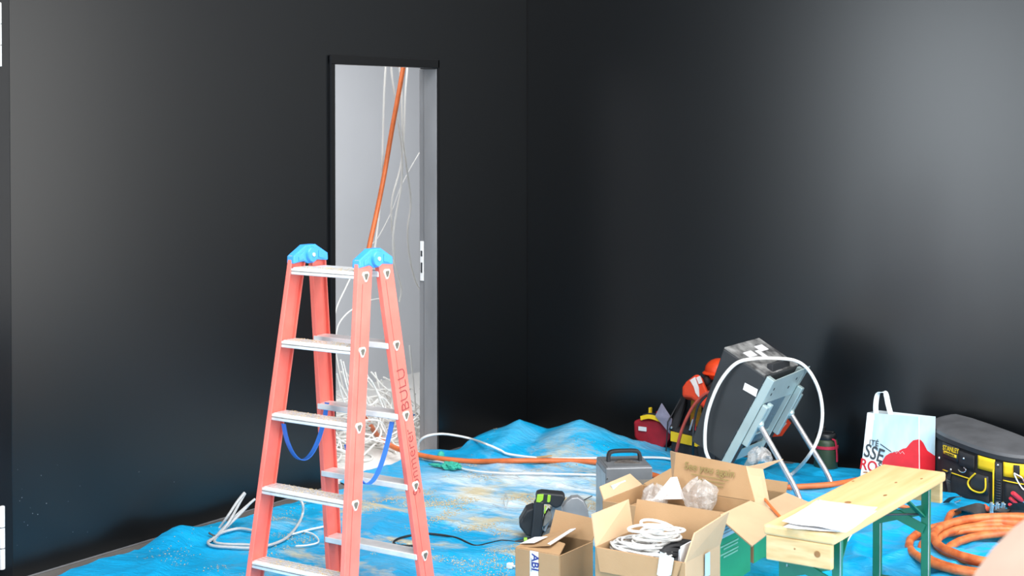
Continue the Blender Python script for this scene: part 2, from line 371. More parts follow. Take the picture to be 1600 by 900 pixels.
def tarp():
    NX, NY = 300, 370
    xs = []
    for i in range(NX + 1): xs.append(3.55 * i / NX)
    for k in range(1, 8): xs.append(3.55 + .12 * k)
    vs = []; fs = []
    for j in range(NY + 1):
        t = j / NY
        for i, xx in enumerate(xs):
            yr = lerp_tab(xx + .14, REAR) + .018 * noise.noise(Vector((xx * 6, 0, 4)))
            y = -4.3 + (yr + 4.3) * t
            x0 = .14 + .03 * noise.noise(Vector((y * 2.3, 1, 0))) + .015 * noise.noise(Vector((y * 9, 2, 0))) - .16 * max(0, min(1, (.42 - abs(y + 1.28)) / .06))
            x = x0 + xx * (1 - .0)
            vs.append((x, y, tarp_h(x, y)))
    W = len(xs)
    for j in range(NY):
        for i in range(W - 1):
            a = j * W + i; fs.append((a, a + 1, a + W + 1, a + W))
    m = MB(); m.v = [Vector(p) for p in vs]; m.f = fs
    o = m.build('dust_sheet', 'tarp_film', smooth=True)
    for p in o.data.polygons: p.use_smooth = True
    tag(o, 'crumpled bright blue plastic dust sheet covering the floor', 'dust sheet')
tarp()
sd = MB(); k = 0
while k < 9000:
    x = random.gauss(.95, .40); y = random.gauss(-1.85, .68)
    if x < .2 or y > -.6 or y < -3.4: continue
    if noise.noise(Vector((x * 3.1, y * 3.1, 2))) + .5 * noise.noise(Vector((x * 9, y * 9, 5))) < .12 + .25 * random.random(): continue
    z = tarp_h(x, y) + .0015; a = random.random() * 6.28; s = random.uniform(.0015, .0042)
    c, q = math.cos(a) * s, math.sin(a) * s
    sd.add([(x + c, y + q, z), (x - q, y + c, z), (x - c * .8, y - q * .8, z), (x, y, z + s * .6)], [(0, 1, 3), (1, 2, 3), (2, 0, 3), (0, 2, 1)]); k += 1
tag(sd.build('sawdust', 'sawdust'), 'pale sawdust scattered over the blue dust sheet', 'sawdust', kind='stuff')

# ------------------------------------------------------------------ step ladder
def ladder():
    t = tag(empty('step_ladder', (1.2542, -3.1284, 0)), 'red double-sided step ladder with aluminium treads and blue hinges', 'ladder')
    H, wt, wb_, s, s0, dep, thk = 1.32, .1638, .2363, .2355, .0484, .079, .020
    top = 1.285
    def ctr(sx, sy, z):
        k = z / H; return Vector((sx * (wb_ + (wt - wb_) * k), sy * (s + (s0 - s) * k), z))
    def section(sx, sy, z):
        c = ctr(sx, sy, z); w_ = .0055; hd = dep / 2
        P = [(0, -hd), (0, hd), (-thk, hd), (-thk, hd - w_), (-w_, hd - w_), (-w_, -hd + w_), (-thk, -hd + w_), (-thk, -hd)]
        return [c + Vector((sx * a, b, 0)) for a, b in P]
    ZS = [1.232, .970, .710, .448, .186]
    for sx in (-1, 1):
        for sy in (-1, 1):
            MB().loft(section(sx, sy, .03), section(sx, sy, top)).build('stile', 'ladder_red', t, bevel=.002)
            a0, a1 = ctr(sx, sy, .06), ctr(sx, sy, 1.2); MB().bar(a0 + Vector((sx * .0002, -.012, 0)), a1 + Vector((sx * .0002, -.012, 0)), .0015, .0012, (sx, 0, 0)).build('face_groove', 'ladder_dark', t)
            c = ctr(sx, sy, .016)
            MB().box(c - Vector((sx * thk / 2, 0, 0)), (thk + .012, dep + .012, .032)).build('foot', 'black_rubber', t, bevel=.004)
        # blue hinge cap
        cx = sx * (wt - thk / 2)
        pl = [(-.096, -.064), (-.094, -.036), (-.026, .0), (.026, .0), (.094, -.036), (.096, -.064), (.035, -.058), (.016, -.068), (-.016, -.068), (-.035, -.058)]
        cap = MB().loft([(cx - .017, y, H + z) for y, z in pl], [(cx + .017, y, H + z) for y, z in pl]).build('hinge_cap', 'ladder_blue', t, bevel=.004)
        M = Matrix.Translation((cx + .017, 0, H - .036)) @ Matrix.Rotation(R(90), 4, 'Y')
        MB().lathe([(.029, -.05), (.029, .007), (.026, .011)], 28, M).build('hinge_disc', 'ladder_blue', cap, smooth=True)
        MB().lathe([(.007, .011), (.007, .015)], 12, M).build('bolt', 'aluminium', cap)
        for yy in (-1, 1):
            q = [(yy * .04, -.022), (yy * .04, -.05), (yy * .07, -.056), (yy * .07, -.04)]
            MB().loft([(cx + .0165, y, H + z) for y, z in q], [(cx + .020, y, H + z) for y, z in q]).build('cap_panel', 'ladder_blue', cap, bevel=.002)
    for sy in (-1, 1):
        for z in ZS:
            k = z / H; a = ctr(-1, sy, z); b = ctr(1, sy, z); yc = a.y; xw = b.x - .006
            if sy < 0:
                r = MB().box((0, yc + .006, z - .004), (2 * xw, .082, .022)).build('tread', 'aluminium', t, bevel=.003)
                for n, oy in enumerate((-.03, -.012, .006, .024)):
                    MB().box((0, yc + .009 + oy, z + .0085), (2 * xw - .03, .010, .005)).build('tread_rib', 'aluminium', r)
                    if n < 3: MB().box((0, yc + .018 + oy, z + .0074), (2 * xw - .03, .007, .0012)).build('dusty_groove', 'dusty_groove', r)
                MB().box((0, yc - .0358, z - .002), (2 * xw, .002, .002)).build('lip_line', 'dusty_groove', r)
            else:
                MB().box((0, yc - .006, z - .006), (2 * xw, .072, .022)).build('rung', 'aluminium', t, bevel=.003)
            for sx in (-1, 1):
                c = ctr(sx, sy, z - .006); tri = []
                for a_ in range(3):
                    for da in (-.28, 0, .28):
                        an = math.pi / 2 * 3 + a_ * 2 * math.pi / 3 + da; tri.append((math.cos(an), math.sin(an)))
                def ring(r_, xo): return [c + Vector((sx * xo, u * r_ * .92 - .002 * sy, v * r_ * 1.05)) for u, v in tri]
                pg = MB().loft(ring(.021, -.001), ring(.019, .004)).build('rung_plug', 'plug_rim', t, bevel=.001)
                MB().loft(ring(.0135, .003), ring(.0125, .0048)).build('plug_core', 'plug_core', pg)
    dm = MB(); rd = random.Random(5)
    for z in ZS:
        yc = ctr(1, -1, z).y
        for _ in range(170):
            x = rd.uniform(-.15, .15) * (1 if rd.random() < .6 else .9); y = yc + rd.uniform(-.028, .044); q = rd.uniform(.001, .0032); zz = z + .0112
            dm.add([(x - q, y - q, zz), (x + q, y - q * .6, zz), (x, y + q, zz), (x, y, zz + q * .5)], [(0, 1, 3), (1, 2, 3), (2, 0, 3), (0, 2, 1)])
    o = dm.build('tread_dust', 'sawdust', t); o['kind'] = 'stuff'
    # straps that keep the halves from spreading
    for sx, z, sag, zz in ((-1, .70, .17, .02), (1, .66, .18, .0)):
        a = ctr(sx, -1, z - .02) + Vector((-sx * .05, 0, 0)); b = ctr(sx, 1, z + .02) + Vector((-sx * .045, -.03, 0))
        pts = []
        for i in range(25):
            u = i / 24; p = a.lerp(b, u); p.z -= sag * (1 - (2 * u - 1) ** 2) ** (.75 if sx < 0 else 1)
            pts.append(p)
        MB().ribbon(pts, .02, .003, (1, 0, 0)).build('strap', 'strap_blue', t)
    # handwriting on the rear stile
    for s_, z, sz in (('Sonmerer', .53, .062), ('BULU', .80, .066)):
        c = ctr(1, 1, z); d = (ctr(1, 1, 1) - ctr(1, 1, 0)).normalized()
        text('handwriting', s_, sz, frame(c + Vector((.0012, .004, 0)), d, (0, -1, .2)), 'ink', t, .0003, -.0012)
ladder()

# ------------------------------------------------------------------ cartons
def carton(name, loc, w_, d_, h_, label, th=.005, rz=0, mats=None):
    t = tag(empty(name, loc, rz), label, 'box')
    mm = mats or {}
    x, y = w_ / 2, d_ / 2
    for k, (c, s_) in {'front': ((0, -y, h_ / 2), (w_, th, h_)), 'back': ((0, y, h_ / 2), (w_, th, h_)), 'left': ((-x, 0, h_ / 2), (th, d_, h_)), 'right': ((x, 0, h_ / 2), (th, d_, h_))}.items():
        MB().box(c, s_).build('side_panel', mm.get(k, 'cardboard'), t, bevel=.001)
    MB().box((0, 0, th), (w_ - th, d_ - th, th)).build('bottom_panel', 'cardboard', t)
    return t
def flap(t, pts, m='cardboard', th=.005, label=None):
    return MB().slab(pts, th).build('flap', m, t, label=label)

# small carton with the lettered label
tA = carton('cardboard_box', (1.852, -2.617, .008), .19, .23, .2, 'small cardboard box with white lettered label, standing beside the circular saw')
flap(tA, [(-.095, .115, .2), (.095, .115, .2), (.10, .15, .275), (-.09, .15, .285)])
flap(tA, [(-.095, -.115, .2), (.095, -.115, .2), (.06, -.02, .215), (.02, -.015, .218), (-.09, -.03, .212)])
f2 = flap(tA, [(-.095, -.11, .2), (-.095, .11, .2), (.03, .10, .24), (.035, -.085, .222)])
MB().slab([(.018, -.075, .222), (.036, -.086, .2235), (.031, .10, .242), (.013, .09, .238)], .003).build('torn_edge', 'paper', f2)
MB().slab([(-.09, -.09, .211), (-.03, -.09, .222), (-.03, .0, .225), (-.088, .0, .214)], .0015).build('white_label', 'paper', tA)
lb = MB().box((-.012, -.1185, .15), (.036, .0015, .10)).build('printed_label', 'paper', tA)
text('lettering', 'ABI', .042, frame((-.008, -.1198, .16), (0, 0, -1), (1, 0, 0)), 'navy', lb, .0004, .0008)
MB().box((-.024, -.1197, .15), (.003, .0006, .05)).build('small_print', 'paper_text', lb)

# carton full of cables
BX, BY = 2.318, -2.675
tB = carton('cardboard_box', (BX, BY, .008), .35, .26, .28, 'open cardboard box full of white cables in front of the green carton', mats={'right': 'cardboard_lit'})
flap(tB, [(-.175, .13, .28), (.175, .13, .28), (.165, .155, .39), (-.17, .155, .39)], 'cardboard')
flap(tB, [(-.175, -.13, .28), (-.175, .13, .28), (-.205, .15, .385), (-.225, -.075, .375)], 'cardboard_lit')
flap(tB, [(.175, -.13, .28), (.175, .13, .28), (.195, .16, .395), (.185, -.08, .37)], 'cardboard_lit')
flap(tB, [(-.17, -.133, .279), (.165, -.133, .279), (.14, -.142, .2), (-.15, -.142, .2)], 'cardboard')
MB().slab([(.185, .0, .28), (.185, .035, .28), (.185, .035, .2), (.185, .0, .2)], .002).build('blue_sticker', 'print_paleblue', tB)
MB().slab([(.085, -.138, .305), (.14, -.142, .292), (.132, -.147, .235), (.10, -.1475, .215), (.078, -.147, .228)], .002).build('tape_strip', 'tape', tB)

# green-printed carton behind it
CX, CY = 2.125, -2.175
tC = carton('cardboard_box', (CX, CY, .008), .47, .31, .31, 'large open carton with green printed side and upright printed rear flap', mats={'right': 'print_green'})
MB().box((.238, -.01, .262), (.002, .28, .085)).build('pale_band', 'print_paleblue', tC)
for k, zz in enumerate((.235, .247, .259, .271)): MB().box((.2395, -.04, zz), (.001, .11, .003)).build('small_print', 'paper_text', tC)
for k, zz in enumerate((.190, .178, .160, .148)): MB().box((.2395, -.03 + .01 * (k % 2), zz), (.001, .15 - .03 * (k % 2), .006)).build('small_print', 'print_mint', tC)
bf = flap(tC, [(-.10, .155, .315), (.255, .155, .312), (.20, .185, .435), (-.10, .185, .452)], 'cardboard', label='upright flap printed See you again')
nrm = Vector((0, .03, .13)).normalized()
text('lettering', 'See you again', .040, frame((.055, .1665, .405), (1, 0, -.03), nrm), 'print_text', bf, .0006, .0004)
for k, ww in ((0, .16), (1, .13), (2, .12)):
    MB().slab([(.06 - ww / 2, .1605 - .003 * k, .378 - .014 * k), (.06 + ww / 2, .1605 - .003 * k, .374 - .014 * k), (.06 + ww / 2, .1615 - .003 * k, .377 - .014 * k), (.06 - ww / 2, .1615 - .003 * k, .381 - .014 * k)], .001).build('small_print', 'print_text', bf)
flap(tC, [(.20, .187, .435), (.255, .157, .30), (.30, .20, .28), (.26, .215, .425)], 'cardboard_lit')
flap(tC, [(.20, .187, .430), (.26, .215, .425), (.335, .235, .468)], 'cardboard_lit')
flap(tC, [(.236, -.125, .31), (.236, .155, .31), (.40, .155, .272), (.43, -.24, .255)], 'cardboard_lit')
flap(tC, [(-.235, -.15, .31), (-.235, .15, .31), (-.275, .12, .355), (-.285, -.10, .345)], 'cardboard_lit')
MB().slab([(-.262, -.05, .343), (-.262, .06, .343), (-.242, .06, .318), (-.242, -.05, .318)], .002).build('sticker', 'print_paleblue', tC)
flap(tC, [(-.10, .16, .315), (-.10, .185, .45), (-.155, .24, .44), (-.115, .24, .33)], 'cardboard_lit')
for xx in (-.165, -.15): MB().box((xx, .151, .2), (.003, .003, .21)).build('crease', 'cardboard_lit', tC)

# third carton
tD = carton('cardboard_box', (2.135, -1.785, .008), .40, .30, .26, 'green printed carton behind, with pale flap folded out to the bench', mats={'right': 'print_green'})
flap(tD, [(.2, -.13, .26), (.2, .15, .26), (.33, .13, .235), (.345, -.15, .225)], 'cardboard_lit')
flap(tD, [(-.2, -.15, .26), (-.2, .15, .26), (-.31, .12, .30), (-.30, -.13, .285)], 'cardboard')
flap(tD, [(-.2, .15, .26), (.2, .15, .26), (.20, .17, .30), (-.19, .17, .30)], 'cardboard')
flap(tD, [(.2, .15, .258), (.2, .10, .258), (.42, .0, .02), (.42, .06, .02)], 'cardboard_lit') if False else None

# contents of the cable box
def coil(name, c, rx, ry, turns, r, m, z0, dz, seed, label, cat='cable', group=None, tilt=0, rz=0):
    rnd = random.Random(seed); pts = []
    ph = [rnd.uniform(0, 6.28) for _ in range(4)]
    for i in range(int(turns * 18)):
        a = i / 18 * 2 * math.pi; k = 1 + .10 * math.sin(a * .37 + ph[0]) + .06 * math.sin(a * .71 + ph[1])
        x = math.cos(a) * rx * k + .02 * math.sin(a * .23 + ph[2]); y = math.sin(a) * ry * k + .015 * math.sin(a * .19 + ph[3])
        X = x * math.cos(rz) - y * math.sin(rz); Y = x * math.sin(rz) + y * math.cos(rz)
        pts.append((c[0] + X, c[1] + Y, z0 + dz * i / (turns * 18) + tilt * y + .006 * math.sin(a * 1.3 + ph[1])))
    return tag(MB().tube(pts, r, 7).build(name, m, smooth=True), label, cat, group)
coil('cable_coil', (2.30, -2.655), .075, .055, 6, .0052, 'cable_white', .275, .07, 3, 'thick white cable loosely coiled on top of the cable box')
coil('cable_coil', (2.325, -2.665), .055, .045, 4, .0050, 'cable_white', .315, .055, 5, 'small white cable loop topmost in the cable box')
coil('cable_coil', (2.245, -2.69), .085, .075, 10, .0042, 'cable_grey', .25, .05, 8, 'pale grey cable wound in clear film in the cable box')
coil('cable_coil', (2.29, -2.735), .09, .045, 8, .0036, 'cable_white', .255, .035, 11, 'thin white cables lying along the front edge of the cable box')
for n, (yy, zz) in enumerate(((-2.60, .285), (-2.635, .28), (-2.67, .27), (-2.70, .262), (-2.62, .262))):
    p = spl([(2.33, yy - .09, zz - .02), (2.37, yy - .04, zz + .015), (2.42, yy, zz + .01), (2.46, yy + .045, zz - .01)], 6)
    tag(MB().tube(p, .011, 8).build('black_cable', 'cable_black', smooth=True), 'black cable strand beside the white coils in the cable box', 'cable', 'black cable strands in the cable box')
def lump(name, c, r, m, seed, label, cat, amp=.25, fr=9, sub=3, parent=None):
    me = bpy.data.meshes.new(name); bm = bmesh.new(); bmesh.ops.create_icosphere(bm, subdivisions=sub, radius=1)
    for v in bm.verts:
        k = 1 + amp * noise.noise(v.co * fr / 4 + Vector((seed, seed * 2, 0))) + amp * .5 * abs(noise.noise(v.co * fr / 1.6 + Vector((seed, 0, 3))))
        v.co = Vector((v.co.x * r[0] * k, v.co.y * r[1] * k, v.co.z * r[2] * k)) + Vector(c)
    bm.to_mesh(me); bm.free(); me.materials.append(MT[m])
    o = bpy.data.objects.new(name, me); COL.objects.link(o)
    if label: tag(o, label, cat)
    return o
def film(c, r, seed, label):
    rnd_ = random.Random(seed); m_ = MB()
    def fn(u, v, k):
        a = u * 2 * math.pi; n_ = noise.noise(Vector((math.cos(a) * 1.3, math.sin(a) * 1.3 + k, v * 2.5 + seed)))
        w_ = math.sin(math.pi * (.12 + .86 * v)) ** .6 * (1 + .55 * n_ + .25 * abs(math.sin(a * 3 + seed + v * 2)))
        return Vector((c[0] + math.cos(a) * r[0] * w_, c[1] + math.sin(a) * r[1] * w_, c[2] + r[2] * (2 * v - 1) * (1 + .3 * n_) + r[2] * .35 * noise.noise(Vector((math.cos(a) * 2, math.sin(a) * 2, seed)))))
    m_.grid(lambda u, v: fn(u, v, 0), 22, 9)
    return tag(m_.build('film_bag', 'poly_clear'), label, 'plastic bag')
film((2.235, -2.70, .25), (.085, .08, .04), 3, 'crumpled clear film bag in the left of the cable box')
lump('plug_adapter', (2.435, -2.745, .245), (.032, .036, .035), 'black_rubber', 6, 'dark grey lump of plug in the corner of the cable box', 'plug', .12)
tag(MB().slab([(2.462, -2.79, .20), (2.474, -2.62, .20), (2.479, -2.62, .345), (2.47, -2.79, .335)], .004).build('leaflet', 'paper'), 'white leaflet standing upright inside the cable box right side', 'leaflet')
tag(MB().slab([(2.452, -2.78, .20), (2.462, -2.64, .20), (2.468, -2.64, .33), (2.458, -2.78, .32)], .003).build('leaflet', 'paper'), 'inner white leaflet next to the black cables in the cable box', 'leaflet')
# contents of the green carton
tag(MB().slab([(1.985, -2.11, .29), (2.105, -2.07, .30), (2.055, -2.04, .375), (2.03, -2.045, .37)], .004).build('leaflet', 'paper'), 'white printed leaflet sticking up in the green carton', 'leaflet')
film((1.985, -2.09, .30), (.05, .045, .045), 9, 'small clear film bag at the left inside the green carton')
film((2.185, -2.085, .325), (.055, .045, .062), 13, 'taller crumpled film bag at the middle of the green carton')
MB().box((0, 0, .13), (.445, .285, .25)).build('added_filler', 'cardboard', tC)  # added hidden block that fills the carton and carries its contents

# ------------------------------------------------------------------ bench
def bench():
    t = tag(empty('beer_bench', (2.925, -2.325, 0)), 'spruce bench on green folding legs with papers lying on it', 'bench')
    L, W, Ht, th = 1.06, .245, .475, .034
    MB().box((0, 0, Ht - th / 2), (W, L, th)).build('seat_plank', 'wood_spruce', t, bevel=.008)
    for sy in (-1, 1):
        MB().box((0, sy * (L / 2 - .018 if sy > 0 else L / 2 - .012), Ht - th - .04), (W - .02, .022, .08)).build('end_cleat', 'wood_end', t, bevel=.004)
        yl = sy * (L / 2 - (.10 if sy < 0 else .13))
        for sx in (-1, 1):
            lg = MB().box((sx * .092, yl, (Ht - th) / 2), (.028, .028, Ht - th)).build('leg', 'bench_green', t, bevel=.002)
            MB().box((sx * .092 + .0145, yl - .012, (Ht - th) / 2), (.002, .005, Ht - th - .02)).build('leg_edge', 'bench_edge', lg)
        MB().bar((-.092, yl - .012, .30), (.092, yl - .012, .36), .006, .035).build('cross_brace', 'bench_green', t)
        MB().bar((-.092, yl - .019, .36), (.092, yl - .019, .29), .006, .035).build('cross_brace', 'bench_green', t)
        MB().box((0, yl, .08), (.18, .02, .02)).build('foot_rail', 'bench_green', t)
        for sx in (-1, 1):
            MB().bar((sx * .085, yl - sy * .006, .33), (sx * .06, yl - sy * .17, Ht - th), .022, .006).build('folding_stay', 'bench_green', t)
    MB().tube([(.07, -L / 2 + .11, .35), (.07, -L / 2 + .30, .425)], .005, 8).build('stay_rod', 'alu_tube', t)
    MB().tube([(-.085, L / 2 - .55, .40), (.085, L / 2 - .13, .34)], .004, 8).build('stay_rod', 'metal_dark', t)
    for px_, py_, rx, ry in ((1352, 738, .016, .006), (1333, 752, .008, .004), (1400, 754, .009, .004), (1325, 785, .022, .007), (1383, 774, .012, .006), (1440, 748, .008, .004), (1300, 795, .02, .006)):
        p = G(px_, py_, Ht) - Vector((2.925, -2.325, 0))
        MB().lathe([(1, 0), (1, .0006)], 14, Matrix.Translation((p.x, p.y, Ht)) @ Matrix.Diagonal((rx * .5, ry * 2.2, 1, 1))).build('knot', 'wood_knot', t)
    MB().lathe([(.0105, 0), (.0105, .001)], 14, Matrix.Translation((.065, -L / 2 + .0005, Ht - th - .035)) @ Matrix.Rotation(R(90), 4, 'X')).build('knot', 'wood_knot', t)
    MB().lathe([(.003, 0), (.003, .001)], 8, Matrix.Translation((-.012, -L / 2 + .0005, Ht - th - .03)) @ Matrix.Rotation(R(90), 4, 'X')).build('knot', 'wood_knot', t)
bench()
def sheet(c4, z, seed, label, amp=.004):
    P = [G(a, b, z) for a, b in c4]
    def fn(u, v):
        p = P[0].lerp(P[1], u).lerp(P[3].lerp(P[2], u), v); e = max(0, abs(u - .5) * 2 - .6) + max(0, abs(v - .5) * 2 - .6)
        return Vector((p.x, p.y, z + amp * (.5 + noise.noise(Vector((u * 2.5, v * 2.5, seed)))) + amp * e * 1.2))
    o = MB().grid(fn, 16, 12).build('paper_sheet', 'paper', smooth=True, solid=.0008)
    return tag(o, label, 'paper')
s1 = sheet([(1224, 826), (1322, 834), (1370, 800), (1276, 794)], .478, 1, 'lower paper sheet peeking out under others on the bench')
s2 = sheet([(1222, 817), (1318, 832), (1371, 795), (1278, 783)], .486, 4, 'top white paper sheet lying on the bench')
for k, (a, b_) in enumerate((((1290, 790), (1355, 797)), ((1285, 794), (1330, 799)), ((1300, 806), (1335, 811)), ((1305, 826), (1358, 803)))):
    A = G(a[0], a[1], .4935); B = G(b_[0], b_[1], .4935); MB().bar(A, B, .0025, .0006).build('printed_line', 'paper_text', s2)

# ------------------------------------------------------------------ circular saw (drawn in a frame that faces the camera side)
def facing(name, px_, py_, label, cat, extra=0, z=.008):
    p = G(px_, py_, 0); return tag(empty(name, (p.x, p.y, z), YAW + extra), label, cat), (p - CAM).dot(FW) / FPX
t, q = facing('circular_saw', 866, 850, 'black and green circular saw with grey blade guard on the sheet', 'saw')
def L2(px_, py_, y=0): return ((px_ - 866) * q, y, (850 - py_) * q)
# guard: a thick half-round housing leaning back
gd = [(888, 845), (846, 850), (842, 842), (858, 824), (876, 798), (884, 788), (893, 781), (903, 780), (912, 786), (918, 798), (921, 815), (920, 850)]
MB().loft([L2(a, b_, -.02 + (850 - b_) * .0003) for a, b_ in gd], [L2(a, b_, .035 + (850 - b_) * .0003) for a, b_ in gd]).build('blade_guard', 'saw_grey', t, bevel=.004)
bp = [(842, 846), (850, 828), (862, 822), (868, 832), (858, 848)]
MB().loft([L2(a, b_, -.034) for a, b_ in bp], [L2(a, b_, .01) for a, b_ in bp]).build('dust_outlet', 'saw_dust', t, bevel=.006)
MB().loft([L2(a, b_, -.045) for a, b_ in [(862, 790), (876, 787), (880, 797), (866, 806), (858, 815), (852, 830), (848, 828), (856, 806)]], [L2(a, b_, .02) for a, b_ in [(862, 790), (876, 787), (880, 797), (866, 806), (858, 815), (852, 830), (848, 828), (856, 806)]]).build('depth_scale', 'saw_grey', t, bevel=.004)
mo = [(812, 822), (811, 815), (822, 796), (832, 792), (846, 796), (848, 832), (836, 840), (822, 835)]
MB().loft([L2(a, b_, -.05) for a, b_ in mo], [L2(a, b_, .05) for a, b_ in mo]).build('motor', 'saw_black', t, bevel=.008)
for k in range(4): MB().bar(L2(819 + k * 3, 815 - k * 2, -.0505), L2(818 + k * 3, 805 - k * 2, -.0505), .003, .002).build('vent_slot', 'cable_black', t)
hb = [(831, 846), (829, 838), (834, 782), (838, 776), (850, 780), (849, 800), (844, 838), (841, 846)]
MB().loft([L2(a, b_, -.075) for a, b_ in hb], [L2(a, b_, -.035) for a, b_ in hb]).build('rear_handle', 'saw_black', t, bevel=.008)
tp = [(836, 777), (838, 768), (846, 766), (879, 769), (883, 775), (876, 787), (868, 791), (858, 785), (846, 784)]
MB().loft([L2(a, b_, -.072) for a, b_ in tp], [L2(a, b_, .0) for a, b_ in tp]).build('top_handle', 'saw_black', t, bevel=.007)
for a0 in ([(837, 780), (839, 768.5), (849, 768), (848, 777), (843, 781)], [(854, 780), (855, 769), (860, 769.5), (859, 779), (857, 781)], [(849, 799), (851, 788), (853, 787), (852, 797)]):
    MB().loft([L2(a, b_, -.078) for a, b_ in a0], [L2(a, b_, -.06) for a, b_ in a0]).build('green_button', 'saw_green', t, bevel=.002)
tri = [(850, 805), (857, 795), (862, 803), (860, 812), (852, 820), (847, 822)]
MB().loft([L2(a, b_, -.052) for a, b_ in tri], [L2(a, b_, .0) for a, b_ in tri]).build('gear_case', 'saw_dust', t, bevel=.005)
MB().tube([L2(830, 841, -.05), L2(819, 843, -.05), L2(805, 845, -.05)], [.010, .009, .006], 10).build('cord_sleeve', 'saw_black', t, smooth=True)
MB().lathe([(.013, -.007), (.013, .007)], 16, Matrix.Translation(L2(821, 842.5, -.05)) @ Matrix.Rotation(R(90), 4, 'Y')).build('green_collar', 'saw_green', t, smooth=True)
saw_cord_start = Matrix.Translation(t.location) @ Matrix.Rotation(YAW, 4, 'Z') @ Vector(L2(806, 845, -.05))
pts = [saw_cord_start] + [G(a, b_, .018) for a, b_ in ((785, 845), (765, 849), (745, 853), (732, 849), (715, 841), (690, 836), (665, 834), (640, 837), (622, 842), (615, 848), (622, 852), (645, 853))]
tag(MB().tube(spl(pts, 6), .0048, 8).build('power_cord', 'cable_black', smooth=True), 'black power cord leading from the circular saw under the ladder', 'cord')
tag(MB().tube(spl([G(a, b_, .016) for a, b_ in ((660, 885), (680, 890), (695, 897), (712, 912), (740, 930))], 6), .0045, 8).build('power_cord', 'cable_black', smooth=True), 'short black cord at the bottom edge right of the ladder', 'cord')

# ------------------------------------------------------------------ grey metal heater
t, q = facing('fan_heater', 975, 822, 'grey metal box with black carrying handle behind the cartons', 'heater', .12)
w_, d_, h_ = .205, .23, .275
MB().box((0, 0, h_ / 2), (w_, d_, h_)).build('housing', 'heater_grey', t, bevel=.006)
MB().box((-w_ / 2 - .001, 0, h_ / 2 - .01), (.003, d_ - .012, h_ - .03)).build('side_plate', 'heater_side', t)
MB().box((.006, -d_ / 2 - .001, h_ / 2 - .025), (w_ - .026, .003, h_ - .06)).build('front_panel', 'heater_panel', t)
MB().box((0, -.02, h_ + .001), (w_ - .02, d_ - .06, .004)).build('top_plate', 'heater_grey', t)
for zz in (.05, .23): MB().lathe([(.004, 0), (.004, .004)], 8, Matrix.Translation((-w_ / 2 + .006, -d_ / 2, zz)) @ Matrix.Rotation(R(90), 4, 'X')).build('screw', 'chrome', t)
MB().ribbon(spl([(-.07, -.0, h_), (-.068, 0, h_ + .03), (-.055, 0, h_ + .045), (0, 0, h_ + .048), (.055, 0, h_ + .045), (.068, 0, h_ + .03), (.07, 0, h_)], 5), .03, .014, (0, 1, 0)).build('handle', 'black_rubber', t, bevel=.003)
MB().lathe([(.012, 0), (.012, .012), (.006, .016)], 14, Matrix.Translation((-.035, -d_ / 2, .19)) @ Matrix.Rotation(R(90), 4, 'X')).build('knob', 'black_rubber', t, smooth=True)
MB().lathe([(.010, 0), (.010, .012)], 12, Matrix.Translation((-.062, -d_ / 2, .16)) @ Matrix.Rotation(R(90), 4, 'X')).build('socket', 'ladder_blue', t, smooth=True)
for k in range(4): MB().bar((-.05 + .01 * k, -.03 + .02 * k, h_ + .004), (.06 - .01 * k, -.05 + .02 * k, h_ + .004), .012, .002).build('dust_smear', 'dusty_groove', t)

# ------------------------------------------------------------------ black machine on a tilted frame
ML = Vector((1.75, -.71, 0))
t = tag(empty('tilted_machine', ML), 'dusty black metal box on a tilted zinc frame with two tubular legs', 'machine')
def W3(x, y, z): return Vector((x, y, z)) - ML
YA, YB = -.90, -.52
sec = [(1.915, .595), (1.69, .185), (1.535, .257), (1.701, .709)]
MB().loft([W3(x - .012, YA, z) for x, z in sec], [W3(x - .012, YB, z) for x, z in sec]).build('black_housing', 'machine_black', t, bevel=.006)
dl = (Vector((.225, 0, .41))).normalized(); dn = Vector((dl.z, 0, -dl.x))       # along and out of the frame plane
def FP(s_, y, o=0): p = Vector((1.588, y, 0)) + dl * s_ + dn * o; return p - ML
Lf = .678
# dusty top of the housing
tpA = [W3(1.897, YA + .004, .600), W3(1.897, YB - .004, .600), W3(1.692, YB - .004, .712), W3(1.692, YA + .004, .712)]
MB().slab(tpA, .006).build('top_cover', 'dusty_black', t)
def ontop(u, v): return tpA[0].lerp(tpA[3], u).lerp(tpA[1].lerp(tpA[2], u), v) + Vector((.48, 0, .88)) * .0045
for (u0, u1, v0, v1) in ((.55, .72, .2, .42), (.62, .80, .62, .84), (.42, .68, .5, .6)):
    MB().slab([ontop(u0, v0), ontop(u0, v1), ontop(u1, v1), ontop(u1, v0)], .002).build('sticker', 'sticker', t)
MB().bar(ontop(.1, .25), ontop(.12, .8), .03, .05).build('cable_clamp', 'black_rubber', t, bevel=.004)
MB().slab([W3(1.80, YA - .001, .560), W3(1.865, YA - .001, .535), W3(1.855, YA - .001, .50), W3(1.79, YA - .001, .528)], .002).build('sticker', 'sticker', t)
for k in range(7): 
    p = FP(.24 + k * .065, YA + .012, -.008); MB().ball(p, .006, 8, 6).build('screw', 'chrome', t)
